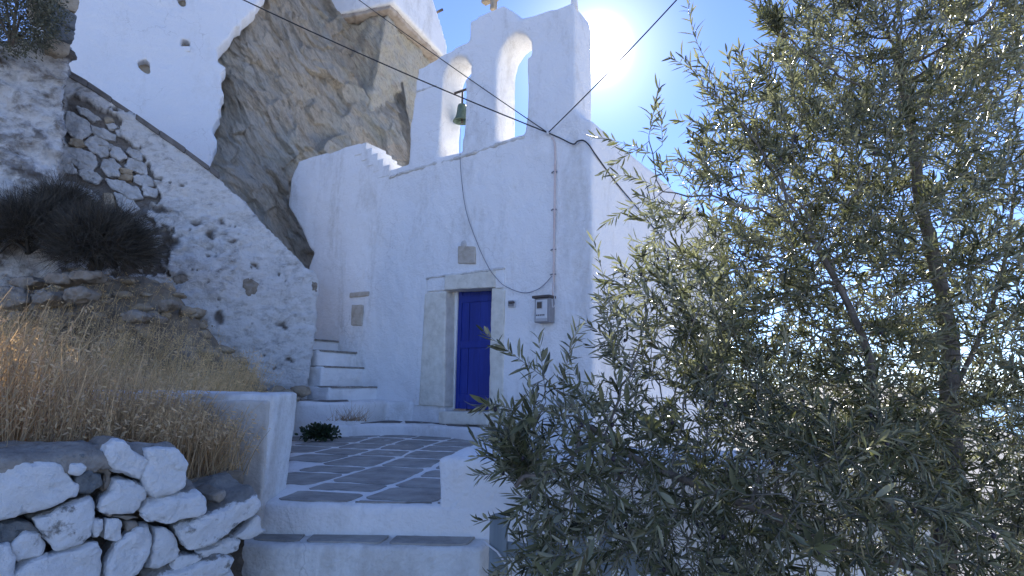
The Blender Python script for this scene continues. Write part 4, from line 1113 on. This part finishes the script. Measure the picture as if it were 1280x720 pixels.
def reg_right(n):
    i = RNG.integers(18, 60, n); j = RNG.integers(int(nu_b * .35), int(nu_b * .9), n)
    return BANK[i, j][:, :2] + RNG.normal(0, .05, (n, 2))
bg3 = grass(900, reg_right, lambda B: np.full(len(B), .42), zbank, (.1, 0), .75)
tag(put('dry_grass', bg3.mesh(), M['straw']), 'loose oat grass with pale seed heads on the upper bank', kind='stuff')
# dark spiny bush
def spiny(name, label, c, rad, n, mat, lens, up=.35, group=None):
    c = np.array(c); t = thing(name, label, 'shrub', tuple(c - np.array([0, 0, rad[2] * .55])), 0, group)
    bag = Bag()
    d = RNG.normal(size=(n, 3)); d /= np.linalg.norm(d, axis=1)[:, None]
    d[:, 2] = np.where(d[:, 2] < -.45, -d[:, 2], d[:, 2])
    lump = 1 + .16 * fbm(d * 2.3 + c, 3)
    P0 = c + d * np.array(rad) * (RNG.uniform(.25, .82, n) * lump)[:, None]
    dd_ = d * np.array(rad) / max(rad) + np.array([.18, -.15, up]) + RNG.normal(0, .28, (n, 3))
    L_ = RNG.uniform(*lens, n)
    V, T, C, td = ribbons(P0, dd_, L_, RNG.uniform(.003, .0075, n), RNG.normal(0, .07, (n, 3)) + np.array([.02, 0, -.03]), 3, .3)
    bag.add(V, T, np.repeat(RNG.uniform(0, 1, n), 8))
    put('twigs', bag.mesh(), M[mat], t)
    for k in range(5):
        e = c + np.array(rad) * RNG.normal(0, .35, 3)
        put('stem', me_from_bm(tube(smooth_path([c - np.array([0, 0, rad[2] * .6]), (c + e) / 2 + RNG.normal(0, .04, 3) - np.array([0, 0, .05]), e], 5), [.022 - .0015 * i for i in range(11)], 6)), M['spiny'], t)
    return t, bag
p = at(128, 312, 6.15); spiny('spiny_bush', 'dense dark spiny bush bulging over the bank beside the rubble wall', p, (.56, .46, .44), 16000, 'spiny', (.10, .26))
p = at(40, 292, 6.2); spiny('spiny_bush', 'looser dark bush with dead branches at the left edge of the photo', p, (.62, .42, .36), 9000, 'spiny', (.12, .32))
p = at(78, 262, 6.45); spiny('spiny_bush', 'small dark crown of twigs rising behind the two lower bushes', p, (.34, .3, .26), 4000, 'spiny', (.10, .26))
# shrub on the ruined wall
def leafy(name, label, cat, c, rad, n, L0, W0, mat, lump=.3, flat=0):
    c = np.array(c); t = thing(name, label, cat, tuple(c - np.array([0, 0, rad[2] * .8])))
    d = RNG.normal(size=(n, 3)); d /= np.linalg.norm(d, axis=1)[:, None]
    k = (RNG.uniform(.1, 1, n) ** .45) * (1 + lump * fbm(d * 3 + c, 3))
    P0 = c + d * np.array(rad) * k[:, None]
    if flat: P0[:, 2] = np.maximum(P0[:, 2], c[2] - rad[2] * .6)
    L_ = RNG.uniform(.6, 1.3, n) * L0
    V, T = leaf_cloud(P0, d + RNG.normal(0, .7, (n, 3)) + np.array([0, 0, .4]), RNG.normal(size=(n, 3)) + np.array([0, 0, 1.2]), L_, L_ * W0)
    b = Bag(); b.add(V, T, np.repeat(RNG.uniform(0, 1, n), 11)); put('leaves', b.mesh(), M[mat], t)
    for q in range(7):
        e = c + np.array(rad) * RNG.normal(0, .5, 3)
        put('stem', me_from_bm(tube([c - np.array([0, 0, rad[2] * .8]), (c + e) / 2, e], [rad[0] * .03, rad[0] * .022, rad[0] * .01], 6)), M['bark'], t)
    return t
leafy('wall_shrub', 'grey green shrub overhanging the top of the crumbling ruined wall', 'shrub', at(22, 16, 5.95), (.50, .40, .50), 9000, .034, .42, 'greyleaf')
leafy('small_plant', 'dark green leafy weed growing at the corner of the terrace', 'plant', at(400, 541, 7.1), (.20, .12, .08), 520, .055, .6, 'darkleaf', .9, 1)
tb = Bag(); n = 160; c = np.array(at(436, 526, 7.42))
V, T, C, td = ribbons(c + RNG.normal(0, 1, (n, 3)) * [.10, .03, .004], RNG.normal(0, .7, (n, 3)) * [1, .6, .3] + [.3, -.1, .7], RNG.uniform(.08, .22, n), np.full(n, .005), RNG.normal(0, .03, (n, 3)))
tb.add(V, T, np.repeat(RNG.uniform(0, 1, n), 10))
o = put('grass_tuft', tb.mesh(), M['greystraw']); tag(o, 'dry grass tuft sprouting from the joint behind the green weed', 'plant'); base_at(o, tuple(c))

# ================================================================== OLIVE TREE
TB = at(1180, 900, 2.55)
olive = thing('olive_tree', 'large dense olive tree filling the right of the view', 'tree', (TB.x, TB.y, -.02))
lobes = [(1085, 340, 2.7, .88, .62, .95), (812, 176, 2.25, .07, .12, .06), (880, 96, 2.3, .06, .1, .10), (1150, 60, 2.7, .72, .55, .60), (925, 190, 2.4, .24, .28, .30), (985, 90, 2.4, .14, .22, .22), (850, 262, 2.3, .15, .2, .12), (860, 420, 2.3, .34, .36, .34),
         (676, 474, 1.95, .11, .14, .035), (690, 520, 1.95, .14, .16, .10), (770, 590, 2.05, .36, .36, .26), (665, 600, 1.9, .12, .14, .08), (1000, 640, 2.2, .55, .5, .40), (1215, 560, 2.6, .48, .45, .62), (780, 690, 2.0, .30, .30, .2), (690, 690, 2.25, .12, .14, .10), (715, 650, 2.1, .16, .2, .14), (1100, 580, 2.45, .5, .35, .45), (1250, 680, 2.4, .36, .36, .30), (900, 540, 2.3, .34, .3, .3)]
att = []
for px, py, Y, rx, ry, rz in lobes:
    c = np.array(at(px, py, Y)); n = int(4 / 3 * math.pi * rx * ry * rz / .00055) + 10
    d = RNG.normal(size=(n, 3)); d /= np.linalg.norm(d, axis=1)[:, None]
    att.append(c + d * np.array([rx, ry, rz]) * (RNG.uniform(0, 1, n) ** .4)[:, None])
att = np.concatenate(att)
hole = fbm(att * 2.1 + 4, 3)                 # gaps between the boughs
att = att[hole > np.where(pix(att)[1] > 430, -.75, -.36)]
ax, ay = pix(att); tx_ = np.interp(ay, [160, 250, 340, 430, 500, 610, 720], [1140, 1150, 1172, 1188, 1186, 1192, 1178])
front_ = (np.abs(ax - tx_) < 34) & (att[:, 1] < 2.62) & (ay > 200) & (ay < 690)
att = att[~(front_ & (RNG.uniform(0, 1, len(att)) < .85))]
nodes, par = [], []
def seed(pts, p0=-1):
    path = smooth_path([Vector(p) for p in pts], 7); last = p0
    for q in path:
        nodes.append(np.array(q)); par.append(last); last = len(nodes) - 1
    return last
P_ = lambda x, y, Y: at(x, y, Y)
base_ = Vector((TB.x, TB.y, -.02))
f_ = at(1178, 720, 2.55)
seed([base_, f_, P_(1192, 610, 2.6), P_(1186, 500, 2.65), P_(1188, 430, 2.65), P_(1172, 340, 2.7), P_(1150, 250, 2.7), P_(1140, 160, 2.75), P_(1120, 70, 2.75)])
i0 = 6
seed([f_, P_(1120, 655, 2.55), P_(1085, 560, 2.5), P_(1092, 470, 2.45), P_(1060, 380, 2.4), P_(1010, 290, 2.4)], i0)
seed([f_, P_(1080, 690, 2.4), P_(980, 650, 2.2), P_(880, 610, 2.1), P_(790, 570, 2.05), P_(720, 520, 1.98)], i0)
seed([P_(1186, 500, 2.65), P_(1225, 420, 2.7), P_(1255, 330, 2.75), P_(1270, 220, 2.8)], 22)
nodes_a = np.array(nodes); trunk_n = len(nodes)
STEP = .055
alive = np.ones(len(att), bool)
d2 = np.full(len(att), 1e9); near = np.zeros(len(att), int)
def upd(idx):
    for s in range(0, len(idx), 64):
        k = idx[s:s + 64]; D_ = ((att[:, None] - nodes_a[k][None]) ** 2).sum(2); m = D_.argmin(1); v = D_[np.arange(len(att)), m]
        b = v < d2; d2[b] = v[b]; near[b] = np.array(k)[m[b]]
upd(list(range(len(nodes))))
for it in range(170):
    act = alive & (d2 < 1.6 ** 2)
    if not act.any(): break
    ids = near[act]; vec = att[act] - nodes_a[ids]; vec /= np.linalg.norm(vec, axis=1)[:, None] + 1e-9
    acc = np.zeros((len(nodes_a), 3)); np.add.at(acc, ids, vec)
    u = np.unique(ids); dv = acc[u]; ln = np.linalg.norm(dv, axis=1); u = u[ln > .05]; dv = dv[ln > .05]
    dv = dv / np.linalg.norm(dv, axis=1)[:, None] + RNG.normal(0, .22, dv.shape) + np.array([0, 0, .10])
    dv /= np.linalg.norm(dv, axis=1)[:, None]
    new = nodes_a[u] + dv * STEP
    s0 = len(nodes_a); nodes_a = np.concatenate([nodes_a, new]); par.extend(u.tolist())
    upd(list(range(s0, len(nodes_a))))
    alive &= d2 > .062 ** 2
    if len(nodes_a) > 14000: break
NN = len(nodes_a); par = np.array(par)
kids = [[] for _ in range(NN)]
for i, p in enumerate(par):
    if p >= 0: kids[p].append(i)
rad = np.zeros(NN); order = np.arange(NN)[::-1]
acc = np.zeros(NN)
for i in order:
    rad[i] = max(.0016, acc[i] ** (1 / 2.5)) if acc[i] > 0 else .0016
    if par[i] >= 0: acc[par[i]] += rad[i] ** 2.5
rad = np.minimum(rad, .058)
rad[:9] = np.maximum(rad[:9], .05)
main = set(range(0, 57))
for k in range(57): rad[k] = max(rad[k], .056 - .0007 * k)
bm_b = None
bagb = Bag()
def tube_np(P, r, sides):
    n = len(P); t = np.gradient(P, axis=0); t /= np.linalg.norm(t, axis=1)[:, None] + 1e-9
    u = np.cross(t, np.array([.31, .2, .93])); u /= np.linalg.norm(u, axis=1)[:, None] + 1e-9
    w = np.cross(t, u); a = np.arange(sides) * 2 * math.pi / sides
    V = P[:, None] + (u[:, None] * np.cos(a)[None, :, None] + w[:, None] * np.sin(a)[None, :, None]) * r[:, None, None]
    i = np.arange(n - 1)[:, None] * sides; k = np.arange(sides)[None]; k2 = (k + 1) % sides
    A_ = np.stack([i + k, i + k2, i + sides + k2], 2).reshape(-1, 3); B_ = np.stack([i + k, i + sides + k2, i + sides + k], 2).reshape(-1, 3)
    return V.reshape(-1, 3), np.concatenate([A_, B_])
stack = [(0, -1)]; tips = []
roots = [i for i in range(NN) if par[i] < 0]
stack = [(r_, -1) for r_ in roots]
limbs = []
while stack:
    s, p = stack.pop(); ch = [p] if p >= 0 else []; ch.append(s); cur = s
    while kids[cur]:
        ks = sorted(kids[cur], key=lambda q: -rad[q]); cur = ks[0]; ch.append(cur)
        for q in ks[1:]: stack.append((q, ch[-2]))
    if len(ch) < 2: continue
    P = nodes_a[ch].copy(); r_ = rad[ch].copy()
    if p >= 0: r_[0] = r_[1]
    limbs.append((r_.max(), P, r_))
limbs.sort(key=lambda q: -q[0])
V, T = tube_np(limbs[0][1], limbs[0][2], 12)
V = V + .006 * np.stack([fbm(V * 9 + k * 11, 3) for k in range(3)], 1)
put('trunk', tri_mesh(V, T), M['bark'], olive)
for r0, P, r_ in limbs[1:26]:
    V, T = tube_np(P, r_, 8); put('branch', tri_mesh(V, T), M['bark'], olive)
for r0, P, r_ in limbs[26:]: bagb.add(*tube_np(P, r_, 4), 0.0)
tw = put('thin_branches', bagb.mesh(), M['twig'], olive); tw['kind'] = 'stuff'
# leafy shoots
tipn = np.where((rad < .0034) & (np.arange(NN) >= trunk_n))[0]
isend = np.array([len(kids[i]) == 0 for i in tipn])
tipn = tipn[isend | (RNG.uniform(0, 1, len(tipn)) < .40)]
cc = np.array([nodes_a[trunk_n:].mean(0)])
bt, bl = Bag(), []
for i in tipn:
    d = nodes_a[i] - nodes_a[par[i]]; d /= np.linalg.norm(d) + 1e-9
    out = nodes_a[i] - cc[0]; out[2] *= .6; out /= np.linalg.norm(out) + 1e-9
    d = d * .55 + out * .45 + np.array([0, 0, .38]) + RNG.normal(0, .38, 3); d /= np.linalg.norm(d)
    n = int(RNG.integers(8, 20)); L_ = n * RNG.uniform(.0095, .0165)
    droop = np.array([0, 0, RNG.normal(-.02, .06)]) + RNG.normal(0, .03, 3)
    t = np.linspace(0, 1, 5); C = nodes_a[i] + d * (t * L_)[:, None] + droop * (t ** 2)[:, None] * L_ * 3
    bt.add(*tube_np(C, np.linspace(.0016, .0007, 5), 3), 0.0)
    side = np.cross(d, RNG.normal(size=3)); side /= np.linalg.norm(side)
    for k in range(n):
        q = (k + .6) / n; j = min(int(q * 4), 3); p0 = C[j] + (C[j + 1] - C[j]) * (q * 4 - j); td = C[j + 1] - C[j]; td /= np.linalg.norm(td)
        s = side if k % 2 else np.cross(td, side)
        op = .95 - .45 * q
        for sg in (1, -1):
            if RNG.uniform() < .10: continue
            ld = td * math.cos(op) + s * sg * math.sin(op) + RNG.normal(0, .24, 3)
            bl.append((*p0, *ld, *(td + RNG.normal(0, .55, 3)), RNG.choice([.038, .050, .063, .076]) * RNG.uniform(.85, 1.12) * (1 - .35 * abs(q - .45)), RNG.uniform(.0068, .0108), RNG.uniform(-.12, .42)))
bl = np.array(bl)
put('shoots', bt.mesh(), M['twig'], olive)['kind'] = 'stuff'
X_, Y_ = pix(bl[:, :3])
inview = (X_ > 560) & (X_ < 1290) & (Y_ > -10) & (Y_ < 730)
dist = np.linalg.norm(bl[:, :3] - np.array(EYE), axis=1)
score = np.where(inview, bl[:, 9] / dist, 0)
big = np.argsort(-score)[:300]
rest = np.ones(len(bl), bool); rest[big] = False
B = bl[rest]
V, T = leaf_cloud(B[:, :3], B[:, 3:6], B[:, 6:9], B[:, 9], B[:, 10], B[:, 11])
fo = put('foliage', tri_mesh(V, T, np.repeat(RNG.uniform(0, 1, len(B)), 11)), M['leaf'], olive); fo['kind'] = 'stuff'
pl = []
for v in range(4):
    V, T = leaf_cloud(np.zeros((1, 3)), np.array([[0, 1., 0]]), np.array([[0, 0, 1.]]), np.array([1.]), np.array([.19 + .02 * v]), np.array([.03 * v]))
    m_ = tri_mesh(V, T, np.full(11, .15 + .25 * v), 'leaf'); m_.materials.append(M['leaf'])
    m_.polygons.foreach_set('use_smooth', np.ones(len(m_.polygons), bool)); pl.append(m_)
OI = WM[olive.name].inverted()
for q, i in enumerate(big):
    b = bl[i]; X, Yv, Z = leaves_frames(b[None, 3:6], b[None, 6:9])
    m = Matrix((X[0], Yv[0], Z[0])).transposed().to_4x4(); m = Matrix.Translation(Vector(b[:3])) @ m @ Matrix.Scale(b[9], 4)
    o = bpy.data.objects.new('leaf', pl[q % 4]); COL.objects.link(o); o.parent = olive; o.matrix_local = OI @ m
# olives
bm = bmesh.new(); bmesh.ops.create_icosphere(bm, subdivisions=2, radius=1.0); ol = me_from_bm(bm, 'olive'); ol.materials.append(M['olive'])
ol.polygons.foreach_set('use_smooth', np.ones(len(ol.polygons), bool))
cand = np.where(inview & (dist < 2.75))[0]
for i in RNG.choice(cand, min(130, len(cand)), False):
    o = bpy.data.objects.new('olive_fruit', ol); COL.objects.link(o); o.parent = olive
    o.matrix_local = OI @ (Matrix.Translation(Vector(bl[i, :3]) + Vector((RNG.normal(0, .01), RNG.normal(0, .01), -.014))) @ Matrix.Diagonal((.0062, .0062, .0085, 1)))
print('leaves', len(bl), 'nodes', NN, 'tips', len(tipn), 'objects', len(bpy.data.objects))
